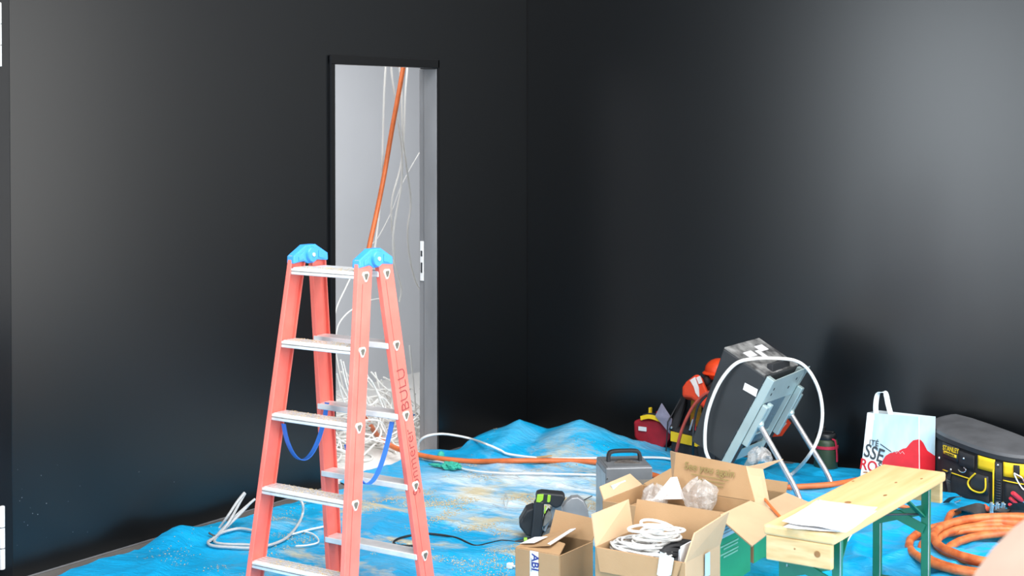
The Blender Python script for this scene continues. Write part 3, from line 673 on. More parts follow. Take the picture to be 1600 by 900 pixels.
# zinc frame: rails, head plate, foot plate, window
for y in (YA + .022, YB - .022):
    MB().bar(FP(.03, y, .012), FP(Lf, y, .012), .03, .042, dn).build('rail', 'zinc', t, bevel=.003)
    MB().bar(FP(.06, y, .037), FP(Lf - .14, y, .037), .016, .01, dn).build('rail_slot', 'metal_dark', t)
    MB().bar(FP(.33, y + .002, .05), FP(.55 if y < -.7 else .60, y + .002, .05), .028, .03, dn).build('slide_sleeve', 'zinc', t, bevel=.004)
    MB().bar(FP(.42, y + .03, .055), FP(.56, y + .03, .055), .024, .024, dn).build('slide_sleeve', 'zinc', t, bevel=.004)
MB().slab([FP(.55, YA + .01, .03), FP(.55, YB - .01, .03), FP(Lf + .02, YB + .012, .03), FP(Lf, YA + .01, .03)], .004).build('head_plate', 'zinc', t)
for a, b_ in ((.59, .06), (.62, .06), (.60, .24), (.64, .29)):
    MB().bar(FP(a, YA + b_, .033), FP(a + .012, YA + b_, .033), .006, .003, dn).build('slot', 'metal_dark', t)
MB().slab([FP(.21, YA + .01, .02), FP(.21, YB - .01, .02), FP(.27, YB - .01, .02), FP(.27, YA + .01, .02)], .004).build('foot_plate', 'zinc', t)
MB().slab([FP(.27, YA + .035, .008), FP(.27, YB - .035, .008), FP(.56, YB - .035, .008), FP(.56, YA + .035, .008)], .004).build('window_pane', 'glass_panel', t)
MB().bar(FP(.33, YA + .03, .013), FP(.33, YB - .03, .013), .006, .005, dn).build('pane_bar', 'zinc', t)
for k, (y, fx) in enumerate(((YA + .03, 2.075), (YB - .01, 2.09))):
    hp = FP(.455, y, .06); MB().ball(hp, (.022, .02, .022), 12, 8).build('leg_hinge', 'zinc', t)
    MB().box(hp - dn * .02, (.05, .03, .05)).build('hinge_bracket', 'zinc', t, bevel=.006)
    kn = W3(fx - .042, y, .105); ft = W3(fx, y, .012)
    lg = MB().tube([hp, hp.lerp(kn, .93), kn + Vector((.008, 0, -.016)), ft], .0135, 12).build('leg', 'alu_tube', t, smooth=True)
    MB().ball(ft, .016, 10, 8).build('rubber_foot', 'black_rubber', lg)
# white cable ring hung on it
cp = [PY(1110, 722, -.94), PY(1102, 700, -.94), PY(1103, 660, -.95), PY(1112, 625, -.95), PY(1128, 592, -.94), PY(1150, 568, -.92), PY(1175, 561, -.86), PY(1205, 560, -.74), PY(1240, 563, -.62), PY(1262, 577, -.56), PY(1279, 608, -.56), PY(1285, 645, -.56), PY(1280, 680, -.58), PY(1264, 712, -.6), G(1238, 740, .05), G(1205, 762, .03), G(1180, 772, .02)]
tag(MB().tube(spl(cp, 8), .0085, 9).build('white_cable_loop', 'cable_white', smooth=True), 'stiff white cable hanging in a big ring over the black machine', 'cable')
coil('cable_coil', tuple(PY(1102, 705, -1.0))[:2], .035, .025, 4, .005, 'cable_white', .12, .06, 21, 'small white cable coil at the foot of the black machine')
film(PY(1188, 712, -1.02), (.05, .04, .035), 17, 'white film scrap at the lower end of the zinc frame')

# ------------------------------------------------------------------ things along the right wall, left group
t = tag(empty('red_pouch', (.96, -.22, .04)), 'crimson tool pouch with yellow trim in the room corner', 'pouch')
pr = [(-.105, .14), (-.10, .05), (-.02, -.01), (.055, -.012), (.115, .07), (.125, .12), (.03, .155), (-.05, .15)]
MB().loft([(x, -.06, z) for x, z in pr], [(x * .95, .06, z + .01) for x, z in pr]).build('pouch_body', 'crimson', t, bevel=.012)
MB().ribbon(spl([(-.055, -.066, .16), (0, -.07, .175), (.06, -.07, .165), (.125, -.066, .135)], 5), .022, .006, (0, .25, 1)).build('trim_band', 'yellow', t)
MB().ribbon(spl([(-.05, -.05, .175), (.03, -.062, .188), (.12, -.06, .155)], 5), .012, .006, (0, .25, 1)).build('trim_band', 'black_cloth', t)
MB().bar((-.02, -.03, .16), (-.018, -.03, .215), .022, .012).build('loop', 'yellow', t, bevel=.003)
for x in (.01, .045, .08): MB().bar((x, -.02, .15), (x + .012, -.02, .20 - x * .3), .02, .014).build('tool_loop', 'crimson', t, bevel=.003)
MB().box((-.045, -.0665, .105), (.048, .002, .022)).build('label', 'paper', t)

t = tag(empty('tool_tote', (1.25, -.24, .01)), 'black and yellow open tool tote leaning near the machine', 'bag')
MB().box((.01, 0, .09), (.30, .2, .16)).build('body', 'black_cloth', t, bevel=.015)
MB().slab([(-.135, -.104, .155), (.06, -.104, .135), (.05, -.104, .09), (-.135, -.104, .105)], .006).build('yellow_panel', 'yellow', t)
MB().slab([(.02, -.106, .10), (.12, -.106, .09), (.12, -.106, .02), (.03, -.106, .02)], .01).build('pocket', 'black_rubber', t, bevel=.003)
arch = [(-.15, .0), (-.15, .27), (-.135, .32), (-.09, .345), (.12, .345), (.15, .3), (.15, .0)]
MB().loft([(x, .02, z) for x, z in arch], [(x, .06, z) for x, z in arch]).build('back_panel', 'black_cloth', t, bevel=.008)
MB().slab([(-.085, .016, .17), (-.08, .016, .31), (-.05, .016, .33), (-.02, .016, .325), (-.02, .016, .17)], .006).build('yellow_lining', 'yellow_mesh', t)
MB().slab([(-.01, .016, .17), (-.005, .016, .325), (.04, .016, .32), (.03, .016, .17)], .006).build('yellow_lining', 'yellow_mesh', t)
MB().loft([(-.155, -.09, .16), (-.105, -.09, .16), (-.105, .05, .33), (-.155, .05, .30)], [(-.15, -.10, .16), (-.11, -.10, .16), (-.11, .03, .34), (-.15, .03, .31)]).build('side_panel', 'black_cloth', t)
MB().tube([(-.10, -.02, .345), (.15, -.02, .335)], .008, 10).build('handle_bar', 'alu_tube', t, smooth=True)
MB().ball((-.13, -.105, .175), .007, 8, 6).build('rivet', 'chrome', t)
MB().tube([(-.16, -.11, .05), (-.155, -.10, .20), (-.125, -.02, .31)], .0035, 6).build('strap_edge', 'black_rubber', t)
tag(MB().slab([PY(1034, 630, -.3), PY(1050, 655, -.32), PY(1047, 678, -.32), PY(1024, 650, -.3)], .004).build('leaflet', 'lavender'), 'greyish folded leaflet leaning out between red pouch and tote', 'leaflet')
MB_ = [(1080, 668, .28), (1082, 652, .28)]
for (a, b_, c_, d_, m_) in ((1078, 672, 1083, 655, 'alu_tube'), (1086, 672, 1085, 652, 'red_plastic')):
    tag(MB().tube([PY(a, b_, -.345), PY(c_, d_, -.345)], .006, 8).build('screwdriver', m_, smooth=True), ('steel' if m_ == 'alu_tube' else 'red') + ' tool handle sticking out of the black and yellow tote', 'tool')

# hi-vis clothing on the tote, helmet behind
t = tag(empty('safety_vest', (1.24, -.26, .35)), 'orange safety vest with white reflective stripes bundled on the tote', 'vest')
T0 = t.location
vp = [(1066, 605), (1072, 596), (1085, 586), (1091, 584), (1096, 590), (1112, 628), (1116, 636), (1098, 636), (1080, 622), (1066, 620)]
MB().loft([PY(a, b_, -.36) - T0 for a, b_ in vp], [PY(a + 4, b_ + 4, -.22) - T0 for a, b_ in vp]).build('cloth', 'hivis', t, bevel=.012)
for vq in ([(1078, 594), (1086, 589), (1092, 606), (1093, 622), (1087, 614), (1084, 604)], [(1088, 590), (1094, 587), (1098, 598), (1092, 600)]):
    MB().slab([PY(a, b_, -.364) - T0 for a, b_ in vq], .004).build('reflective_stripe', 'reflective', t)
vq = [(1098, 632), (1114, 634), (1114, 650), (1100, 648)]
MB().loft([PY(a, b_, -.38) - T0 for a, b_ in vq], [PY(a, b_, -.28) - T0 for a, b_ in vq]).build('hanging_corner', 'hivis', t, bevel=.006)
vq = [(1098, 655), (1108, 640), (1112, 640), (1110, 655), (1096, 668)]
MB().loft([PY(a, b_, -.40) - T0 for a, b_ in vq], [PY(a, b_, -.36) - T0 for a, b_ in vq]).build('reflective_stripe', 'reflective', t, bevel=.003)
hc = PY(1124, 578, -.22)
t = tag(empty('safety_helmet', hc), 'round orange safety helmet half hidden behind the black machine', 'helmet')
MB().ball((0, 0, 0), (.075, .075, .06)).build('shell', 'helmet', t, smooth=True)
MB().lathe([(.085, -.02), (.088, -.016), (.076, -.006)], 24).build('brim', 'helmet', t, smooth=True)
MB().ball((-.045, -.05, -.05), (.02, .02, .03)).build('ear_pad', 'black_rubber', t, smooth=True)
tag(MB().lathe([(.07, 0), (.07, .4), (.055, .42), (.02, hc.z - .055), (.0, hc.z - .05)], 16, Matrix.Translation((hc.x, hc.y, .005))).build('added_helmet_prop', 'black_rubber'), 'added dark tube holding up the helmet, hidden behind the black machine', 'tube')  # made-up support for the helmet, unseen behind the machine
v2 = [(1218, 660), (1226, 648), (1237, 661), (1222, 682)]
t = tag(MB().loft([PY(a, b_, -.42) for a, b_ in v2], [PY(a - 40, b_ + 3, -.40) for a, b_ in v2]).build('signal_flag', 'hivis', bevel=.003), 'orange and white cloth corner showing right of the machine frame', 'cloth')
MB().slab([PY(a, b_, -.425) for a, b_ in [(1214, 660), (1230, 661), (1218, 674)]], .003).build('reflective_stripe', 'reflective', t)

# red hose and grey cable arcs in front of the tote
cp = [G(1053, 722, .01), PY(1058, 700, -.42), PY(1066, 670, -.44), PY(1080, 640, -.45), PY(1094, 622, -.46), PY(1108, 613, -.47), PY(1114, 611, -.48)]
t = tag(empty('red_hose', cp[0]), 'red hose arching up in front of the tote to a blue fitting', 'hose')
MB().tube([p - cp[0] for p in spl(cp, 7)], .0085, 9).build('tube', 'red_hose', t, smooth=True)
MB().ball(cp[-1] - cp[0], (.016, .014, .014), 12, 8).build('fitting', 'ladder_blue', t, smooth=True)
cp = [G(1083, 726, .01), PY(1083, 690, -.46), PY(1085, 660, -.46), PY(1091, 634, -.47), PY(1104, 618, -.48)]
tag(MB().tube(spl(cp, 7), .006, 8).build('grey_cable', 'metal_dark', smooth=True), 'dark grey cable standing beside the red hose', 'cable')
cp = [PY(1103, 640, -.5), PY(1108, 620, -.5), PY(1114, 600, -.5), PY(1120, 585, -.42)]
tag(MB().tube(spl(cp, 7), .006, 8).build('extension_cable', 'orange_conduit', smooth=True), 'orange cable hanging between vest and black machine', 'cable')

# ------------------------------------------------------------------ water bottle
t = tag(empty('water_bottle', (1.908, -.21, .012)), 'dark green water bottle with black lid and red strap', 'bottle')
MB().lathe([(.0, 0), (.054, 0), (.058, .006), (.058, .165), (.055, .178), (.046, .186)], 28).build('flask', 'bottle_green', t, smooth=True)
MB().lathe([(.048, .182), (.05, .186), (.05, .206), (.046, .212), (.04, .214)], 28).build('lid', 'bottle_black', t, smooth=True)
MB().box((-.018, 0, .228), (.03, .026, .034)).build('spout', 'bottle_black', t, bevel=.006)
MB().box((.018, 0, .219), (.05, .018, .01)).build('spout_lever', 'bottle_black', t, bevel=.003)
MB().lathe([(.0585, .138), (.061, .14), (.061, .152), (.0585, .154)], 28).build('strap', 'bottle_strap', t, smooth=True)
MB().ribbon(spl([(.045, -.03, .19), (.058, -.02, .18), (.066, -.02, .13), (.068, -.02, .08)], 5), .012, .004, (0, 1, 0)).build('strap_loop', 'bottle_strap', t)

# ------------------------------------------------------------------ shopping bag
t = tag(empty('shopping_bag', (2.32, -.36, .012)), 'shopping bag with sky and red mountain print and white handles', 'bag')
b0 = [(-.15, -.075), (.14, -.06), (.17, .055), (-.13, .06)]; b1 = [(-.125, -.035), (.12, -.02), (.175, .05), (-.10, .05)]
hb_ = .372
def bagp(u, v, o=0): # u across, v up on the front face
    a = Vector((b0[0][0], b0[0][1], 0)).lerp(Vector((b0[1][0], b0[1][1], 0)), u); c = Vector((b1[0][0], b1[0][1], hb_)).lerp(Vector((b1[1][0], b1[1][1], hb_ + .004)), u)
    p = a.lerp(c, v); p.y -= .012 * math.sin(math.pi * u) * math.sin(math.pi * min(1, v + .1)) + o; return p
mb = MB().grid(lambda u, v: bagp(u, v), 14, 16); mb.build('front_panel', 'bag_sky', t, smooth=True)
def side(u, v):
    a = Vector((b0[1][0], b0[1][1], 0)).lerp(Vector((b0[2][0], b0[2][1], 0)), u); c = Vector((b1[1][0], b1[1][1], hb_ + .004)).lerp(Vector((b1[2][0], b1[2][1], hb_)), u); return a.lerp(c, v)
MB().grid(side, 4, 8).build('gusset', 'bag_sky', t)
MB().slab([(b0[2][0], b0[2][1], 0), (b0[3][0], b0[3][1], 0), (b1[3][0], b1[3][1], hb_), (b1[2][0], b1[2][1], hb_)], .002).build('back_panel', 'bag_white', t)
MB().slab([(b0[3][0], b0[3][1], 0), (b0[0][0], b0[0][1], 0), (b1[0][0], b1[0][1], hb_), (b1[3][0], b1[3][1], hb_)], .002).build('gusset', 'bag_white', t)
MB().slab([(x, y, .003) for x, y in b0], .003).build('base', 'bag_red', t)
def prt(name, fn, pts, m, o=.0015):
    P = [fn(u, v) for u, v in pts]; return MB().slab(P, .0008).build(name, m, t)
# red mountain: strips that follow the panel
prof = [(.36, .44), (.42, .49), (.5, .53), (.58, .55), (.66, .57), (.72, .60), (.78, .61), (.84, .67), (.90, .71), (1, .73)]
m_ = MB()
top = lambda u: lerp_tab(u, [(0, .16), (.3, .16), (.36, .40)] + prof[1:])
NS = 22
m_.grid(lambda u, v: bagp(.0 + u, v * (top(u) if u > .3 else .2), .0016), 40, 10).build('mountain_print', 'bag_red', t, smooth=True)
gp = lambda u, v: side(u, v) + Vector((.0015, -.0004, 0))
MB().grid(lambda u, v: gp(u, v * lerp_tab(u, [(0, .73), (.2, .70), (.5, .58), (1, .5)])), 8, 6).build('mountain_print', 'bag_red', t, smooth=True)
wp = lambda u: lerp_tab(u, [(0, .6), (.12, .6), (.34, .5), (.4, .42)])
MB().grid(lambda u, v: bagp(u * .37, .19 + v * (wp(u * .37) - .19) * (1 - .0 * u), .0020), 12, 8).build('white_print', 'bag_white', t, smooth=True)
MB().grid(lambda u, v: bagp(u * .14, .58 + v * .42, .0016), 4, 6).build('white_print', 'bag_white', t, smooth=True)
MB().tube([bagp(1, v / 10) for v in range(11)], .0022, 6).build('seam', 'bag_white', t)
def bfr(u, v, rot=0, o=.0035):
    x = (bagp(u + .05, v) - bagp(u - .05, v)).normalized(); y = (bagp(u, v + .05) - bagp(u, v - .05)).normalized()
    x2 = x * math.cos(rot) + y * math.sin(rot); y2 = y * math.cos(rot) - x * math.sin(rot); return frame(bagp(u, v, o), x2, y2)
text('lettering', 'ITÉ', .036, bfr(.19, .63, -.06), 'bag_text', t, .0003, .0003)
text('lettering', 'SSE', .088, bfr(.21, .5, -.22), 'bag_text', t, .0003, .0012, .8)
text('lettering', 'RO', .07, bfr(.13, .34, -.1), 'bag_red', t, .0003, .0012, .9)
text('lettering', 'S', .04, bfr(.33, .36, -.2), 'bag_text', t, .0003, .001)
MB().bar(bagp(.31, .63, .003), bagp(.52, .55, .003), .0035, .001, (0, 1, 0)).build('print_line', 'bag_text', t)
mt = lambda u: .50 + .02 * abs(math.sin(u * 31)) 
MB().tube([bagp(.47 + .035 * k, .535 + (.03 if k % 2 else 0), .002) for k in range(9)], .0012, 5).build('ridge_line', 'cable_grey', t)
MB().ribbon(spl([(-.085, -.02, hb_ - .03), (-.09, -.02, hb_ + .03), (-.085, -.01, hb_ + .085), (-.065, 0, hb_ + .098), (-.05, .005, hb_ + .09), (-.04, .01, hb_ + .04), (-.025, .015, hb_ - .02)], 6), .035, .002, (.35, 1, 0)).build('handle', 'bag_white', t)

# ------------------------------------------------------------------ big tool bag
OB = Vector((2.47, -.035, 0)); ub = Vector((.9, -.44, 0)).normalized(); nb = Vector((-.44, -.9, 0)).normalized()
t = tag(empty('tool_bag', tuple(OB + ub * .33 + nb * .12) [:2] + (.012,)), 'large black rounded tool bag with yellow panels against the wall', 'bag')
TO = t.location
def shell(a, k=1.0, off=0):          # a in 0..pi along the curved front
    u = .33 - .32 * k * math.copysign(abs(math.cos(a)) ** .75, math.cos(a)); n = .25 * k * abs(math.sin(a)) ** .7
    return u, n + off
def TB(u, n, z): p = OB + ub * u + nb * n; return Vector((p.x - TO.x, p.y - TO.y, z * (.335 - .1 * u - .05 * n) / .325))
AN = [math.pi * i / 40 for i in range(41)]
def ringb(k, z, off=0): return [TB(*shell(a, k), z) for a in AN]
hgt = .325
m_ = MB(); rings = [ringb(.96, 0), ringb(1.0, .03), ringb(1.0, .2), ringb(.985, hgt - .02)]
for A, B in zip(rings, rings[1:]): m_.loft(A, B)
m_.build('body', 'black_cloth', t, smooth=True)
MB().loft(ringb(1.02, hgt - .035), ringb(1.02, hgt - .012)).build('zip_band', 'black_rubber', t, smooth=True)
m_ = MB(); lr = [ringb(1.015, hgt - .012), ringb(1.0, hgt + .004), ringb(.9, hgt + .014), ringb(.6, hgt + .022), ringb(.2, hgt + .025)]
for A, B in zip(lr, lr[1:]): m_.loft(A, B)
m_.build('lid', 'lid_black', t, smooth=True)
def strip(name, a0, a1, z0, z1, m, o=.004, parent=None, n=10, sl=0):
    def fn(i, j):
        a = a0 + (a1 - a0) * i; u, nn = shell(a, 1.0); c = TB(u, nn, (z0 + (z1 - z0) * j) + sl * i)
        e = TB(*shell(a + .01), 0) - TB(*shell(a - .01), 0); nr = Vector((-e.y, e.x, 0)).normalized()
        if nr.dot(nb) < -.3: nr = -nr
        if (c - TB(.33, .0, c.z)).dot(nr) < 0: nr = -nr
        return c + nr * o
    return MB().grid(fn, n, 3).build(name, m, parent or t, smooth=True, solid=.006)
def ang_for(px_, py_, z):
    best = 0; bd = 1e9
    for i in range(400):
        a = math.pi * i / 399; u, n = shell(a); p = OB + ub * u + nb * n; p.z = z
        v = p - CAM; x = 800 + FPX * v.dot(RT) / v.dot(FW)
        u2, n2 = shell(a + .004); p2 = OB + ub * u2 + nb * n2; p2.z = z; v2_ = p2 - CAM; x2 = 800 + FPX * v2_.dot(RT) / v2_.dot(FW)
        if n > .02 and x2 > x and abs(x - px_) < bd: bd = abs(x - px_); best = a
    return best
A_ = lambda x: ang_for(x, 700, .2)
strip('yellow_panel', A_(1529), A_(1555), .215, .284, 'yellow'); strip('yellow_panel', A_(1568), A_(1603), .205, .282, 'yellow')
strip('zip_strip', A_(1556), A_(1566), .03, .275, 'black_rubber', .006)
for k in range(10): strip('strap_rib', A_(1557), A_(1565), .05 + .014 * k, .056 + .014 * k, 'metal_dark', .010, n=3)
strip('yellow_piping', A_(1552.5), A_(1554.5), .04, .23, 'yellow', .006, n=2)
strip('label_patch', A_(1475), A_(1499), .212, .286, 'black_rubber', .006)
strip('pocket_flap', A_(1500), A_(1524), .20, .275, 'black_cloth', .008); strip('pocket', A_(1485), A_(1548), .02, .155, 'black_cloth', .012)
strip('yellow_piping', A_(1478), A_(1518), .150, .154, 'yellow', .018, n=8)
strip('pocket_patch', A_(1520), A_(1548), .095, .19, 'black_rubber', .020)
def onb(px_, z, o): 
    a = A_(px_); u, nn = shell(a); c = TB(u, nn, z); e = TB(*shell(a + .01), 0) - TB(*shell(a - .01), 0); nr = Vector((-e.y, e.x, 0)).normalized()
    if (c - TB(.33, 0, z)).dot(nr) < 0: nr = -nr
    return c + nr * o, e.normalized() * (1 if e.dot(RT) > 0 else -1)
MB().tube(spl([onb(x, z, .028)[0] for x, z in ((1530, .192), (1522, .155), (1519, .128), (1523, .105), (1532, .097), (1541, .103), (1545, .128), (1545, .182))], 6), .004, 7).build('yellow_loop', 'yellow', t, smooth=True)
strip('hanging_strap', A_(1584), A_(1593), .225, .275, 'black_cloth', .010, n=3)
MB().tube(spl([onb(x, z, .022)[0] for x, z in ((1585, .23), (1592, .18), (1598, .15), (1601, .17), (1596, .21), (1590, .225))], 6, True), .004, 7, True).build('carabiner', 'chrome', t, smooth=True)
MB().tube(spl([onb(x, z, .016)[0] for x, z in ((1501, .18), (1506, .172), (1511, .178), (1513, .192), (1510, .2))], 6), .003, 7).build('ring', 'chrome', t, smooth=True)
for x, z in ((1561, .262), (1471, .20), (1509, .245), (1489, .165)):
    MB().ball(onb(x, z, .012)[0], .006, 8, 6).build('rivet', 'chrome', t)
strip('side_pocket', A_(1572), A_(1603), .05, .19, 'black_cloth', .014); strip('yellow_piping', A_(1570), A_(1603), .186, .191, 'yellow', .022, n=8, sl=-.012)
for k, xo in ((0, 1487), (1, 1484)):
    MB().ribbon(spl([onb(1490, .16, .02)[0], onb(xo - 8 + 14 * k, .11, .03)[0], onb(xo - 2 + 10 * k, .05, .03)[0]], 5), .02, .004).build('web_strap', 'black_rubber', t)
c, e = onb(1488, .265, .0105); text('lettering', 'STANLEY', .032, frame(c, e, (0, 0, 1)), 'yellow', t, .0005, .0006, .8)
strip('yellow_label', A_(1477), A_(1497), .232, .247, 'yellow', .009, n=4)
c, e = onb(1487, .2395, .0135); text('lettering', 'FATMAX', .014, frame(c, e, (0, 0, 1)), 'black_rubber', t, .0004, .0004, 1.15)

# ------------------------------------------------------------------ tool belt and hand tools in front of the bag
p0 = G(1570, 828, 0)
t = tag(empty('tool_belt', (p0.x, p0.y, .01)), 'worn dark leather tool belt pouch lying by the tool bag', 'tool belt')
def TLb(px_, py_, z): return G(px_, py_, z) - t.location
MB().ribbon(spl([TLb(1483, 800, .03), TLb(1495, 797, .06), TLb(1512, 793, .085), TLb(1530, 798, .075), TLb(1545, 812, .03), TLb(1552, 822, .015)], 6), .075, .006, (.35, .9, .15)).build('belt', 'leather', t, smooth=True)
MB().loft([TLb(1545, 808, .02), TLb(1566, 818, .02), TLb(1570, 802, .08), TLb(1545, 795, .08)], [TLb(1552, 800, .02), TLb(1575, 806, .02), TLb(1580, 796, .09), TLb(1552, 790, .09)]).build('small_pouch', 'leather', t, bevel=.006)
MB().loft([TLb(1566, 822, .02), TLb(1590, 830, .02), TLb(1600, 800, .09), TLb(1572, 797, .08)], [TLb(1580, 806, .03), TLb(1612, 812, .03), TLb(1618, 785, .15), TLb(1582, 785, .13)]).build('large_pouch', 'leather', t, bevel=.008)
MB().ribbon(spl([TLb(1478, 785, .07), TLb(1487, 778, .1), TLb(1498, 776, .12)], 5), .03, .004).build('buckle_strap', 'leather', t)
MB().bar(TLb(1480, 790, .05), TLb(1500, 782, .08), .02, .006).build('buckle', 'alu_tube', t)
def tool(a, b_, z0, c_, d_, z1, r, m, label, kind='screwdriver'):
    A = G(a, b_, z0); B = G(c_, d_, z1); e = empty(kind, A); tag(e, label, 'tool')
    d = B - A
    MB().tube([Vector(), d * .06, d * .5, d * .62], [r * .8, r, r, r * .7], 10).build('handle', m, e, smooth=True)
    MB().tube([d * .6, d], r * .35, 8).build('shaft', 'alu_tube', e, smooth=True)
tool(1582, 770, .13, 1606, 790, .06, .011, 'red_plastic', 'red handled tool standing uppermost in the leather pouch')
tool(1578, 778, .10, 1596, 794, .05, .009, 'red_plastic', 'second red handled tool below the uppermost in the pouch')
tool(1577, 788, .09, 1596, 800, .04, .008, 'red_plastic', 'third red handle lying low across the large pouch')
tool(1536, 790, .09, 1552, 802, .06, .012, 'orange_plastic', 'orange red tipped handle lying on the small pouch')
for k, x in enumerate((1547, 1556, 1565)):
    A = G(x, 800, .07); e = tag(empty('pliers', A), ('leftmost', 'middle', 'rightmost')[k] + ' of three bright pliers heads in the small pouch', 'pliers')
    MB().bar((0, 0, -.02), (.006, -.002, .045), .012, .009).build('jaw', 'chrome', e, bevel=.002); MB().bar((.008, .006, -.02), (.012, .004, .038), .008, .009).build('jaw', 'chrome', e, bevel=.002)

# ------------------------------------------------------------------ orange hose coil
cx, cy = 3.135, -1.29; pts = []
rnd = random.Random(4); N = 6
for i in range(N * 26):
    a = i / 26 * 2 * math.pi + 2.6; k = i / (N * 26)
    r_ = .315 + .035 * math.sin(a * .33 + 1) + .02 * math.sin(a * .57); ox = .03 * math.sin(a * .21); oy = .04 * math.cos(a * .17)
    pts.append((cx + ox + r_ * math.cos(a), cy + oy + r_ * 1.0 * math.sin(a), .062 + .06 * k + .018 * math.sin(a + .5) + .012 * math.sin(a * .41)))
end = spl([pts[-1], G(1540, 812, .05), G(1488, 806, .04), G(1482, 808, .035)], 6) if False else []
tag(MB().tube(pts + end, .0165, 10).build('hose_coil', 'hose_orange', smooth=True), 'coil of thick orange hose lying right of the bench', 'hose')
tag(MB().tube(spl([G(1478, 822, .03), G(1482, 810, .05), G(1487, 802, .055), G(1498, 800, .05)], 6), .015, 9).build('hose_end', 'hose_orange', smooth=True), 'loose orange hose end by the belt buckle', 'hose')

# ------------------------------------------------------------------ cables on the floor
def cable(name, pts, r, m, label, cat='cable', n=8):
    return tag(MB().tube(spl(pts, n), r, 8).build(name, m, smooth=True), label, cat)
def F(x, y, e=.012):
    p = G(x, y, 0)
    for _ in range(10): p = p.lerp(G(x, y, max(0, tarp_h(p.x, p.y) if p.x > .02 else 0) + e), .6)
    return p
t = tag(empty('orange_conduit', G(690, 717)), 'thick orange conduit running from the doorway across the sheet', 'conduit')
hang = spl([PX(631, 100, -.50), PX(624, 140, -.50), PX(612, 205, -.5), PX(600, 275, -.5), PX(588, 335, -.5), PX(576, 390, -.48), PX(566, 450, -.46), PX(558, 530, -.45), PX(560, 610, -.45), G(572, 650, .10), G(588, 678, .07), G(612, 697, .07), G(640, 707, .06), G(665, 713, .05), F(690, 717, .02), F(740, 721), F(800, 720), F(860, 720), F(930, 722), F(985, 730), F(1020, 742), F(1060, 752), F(1120, 758), F(1190, 762), F(1240, 761), F(1300, 757), F(1340, 750, .02)], 7)
MB().tube([p - t.location for p in hang], .0135, 10).build('tube', 'orange_conduit', t, smooth=True)
MB().ball(F(689, 712, .02) - t.location, (.016, .024, .024), 10, 8).build('teal_tie', 'teal_rag', t)
p = PX(589, 345, -.47); MB().slab([p + Vector((0, -.015, .02)), p + Vector((0, .02, .025)), p + Vector((0, .012, -.02))], .01).build('green_tag', 'bench_green', t)
cable('extension_cable', [F(1190, 772, .01), F(1230, 790), F(1290, 797), F(1340, 795), F(1400, 790), F(1440, 800)], .009, 'orange_conduit', 'second orange cord passing behind the bench towards the hose coil', 'cord')
cable('extension_cable', [G(1165, 752, .36), G(1185, 768, .335), G(1205, 792, .31), G(1226, 815, .285), G(1240, 830, .26)], .0055, 'orange_conduit', 'thin orange cord hanging over the pale carton flap', 'cord')
cable('white_cable', [PX(651, 708, -.06), PX(655, 690, -.02), PX(668, 681, .03), PX(690, 678, .06), PX(715, 681, .10), PX(737, 686, .15), F(757, 693, .05), F(770, 698, .03), F(783, 704, .02), F(797, 710, .016), F(850, 716), F(920, 716), F(980, 715), F(1040, 716), F(1070, 725)], .006, 'cable_white', 'white cable arching out of the doorway over the conduit')
cable('white_cable', [F(640, 716), F(690, 722), F(730, 734), F(780, 739), F(850, 740), F(930, 742), F(960, 745)], .0045, 'cable_white', 'thin white cable running straight towards the metal heater')
cable('thin_cord', [F(770, 788), F(790, 793), F(830, 794), F(850, 793)], .002, 'cable_grey', 'thin grey string lying behind the circular saw', 'cord')
cable('thin_cord', [F(790, 770), F(787, 780), F(790, 792), F(794, 780), F(790, 770)], .0015, 'cable_grey', 'tiny string loop on the sheet behind the saw', 'cord')
cable('thin_cord', [F(870, 802), F(895, 790), F(925, 775)], .0025, 'metal_dark', 'thin dark wire between saw and metal heater', 'cord')
cable('thin_cord', [F(760, 735), F(800, 742), F(810, 747), F(770, 744)], .0015, 'cable_grey', 'short fine string beside the orange conduit', 'cord')
tag(MB().bar(F(822, 716, .02), F(862, 712, .03), .012, .006).build('wooden_stick', 'wood_spruce'), 'short pale wooden stick lying behind the conduit', 'stick')
o = lump('work_glove', F(705, 728, .02), (.05, .035, .018), 'teal_rag', 4, 'crumpled teal work glove lying beside the orange conduit', 'glove', .5, 10, 4)
o = lump('teal_scrap', F(682, 727, .012), (.045, .014, .008), 'teal_rag', 14, 'narrow teal scrap left of the work glove', 'scrap', .5, 10, 3)
t = tag(empty('white_plug', F(797, 884, .012)), 'small white plug on the sheet left of the small carton', 'plug')
MB().box((0, 0, 0), (.025, .02, .022)).build('plug_body', 'white_plastic', t, bevel=.004); MB().tube([(.01, 0, 0), (.04, .01, 0)], .004, 8).build('plug_cable', 'cable_white', t)
# left coil by the wall
pts = [G(392, 785, .12), G(372, 806, .09), G(350, 827, .05), G(332, 840, .03), F(325, 848), F(334, 853), F(360, 855), F(392, 856), F(420, 852), F(445, 842), F(462, 825), G(472, 806, .05), G(473, 788, .10), G(466, 778, .12)]
cable('grey_cable', pts, .006, 'cable_grey', 'grey cable sweeping in a wide loop behind the front ladder stile')
pts = [G(382, 770, .17), G(370, 785, .14), G(355, 808, .09), G(338, 832, .03), F(328, 845), F(345, 833), F(372, 826), F(395, 829), F(410, 833)]
cable('grey_cable', pts, .006, 'cable_grey', 'grey cable loop standing highest against the black wall')
pts = [G(383, 771, .165), G(376, 783, .14), G(358, 815, .08), G(342, 836, .035), F(335, 846), F(350, 850), F(385, 851), F(410, 853)]
cable('grey_cable', pts, .0055, 'cable_grey', 'second strand of the grey cable loop bound by the wall')
pts = [G(398, 780, .13), G(375, 800, .10), G(352, 822, .06), G(338, 838, .03)]
cable('grey_cable', pts, .0055, 'cable_grey', 'short grey cable strand leaning to the front ladder stile')
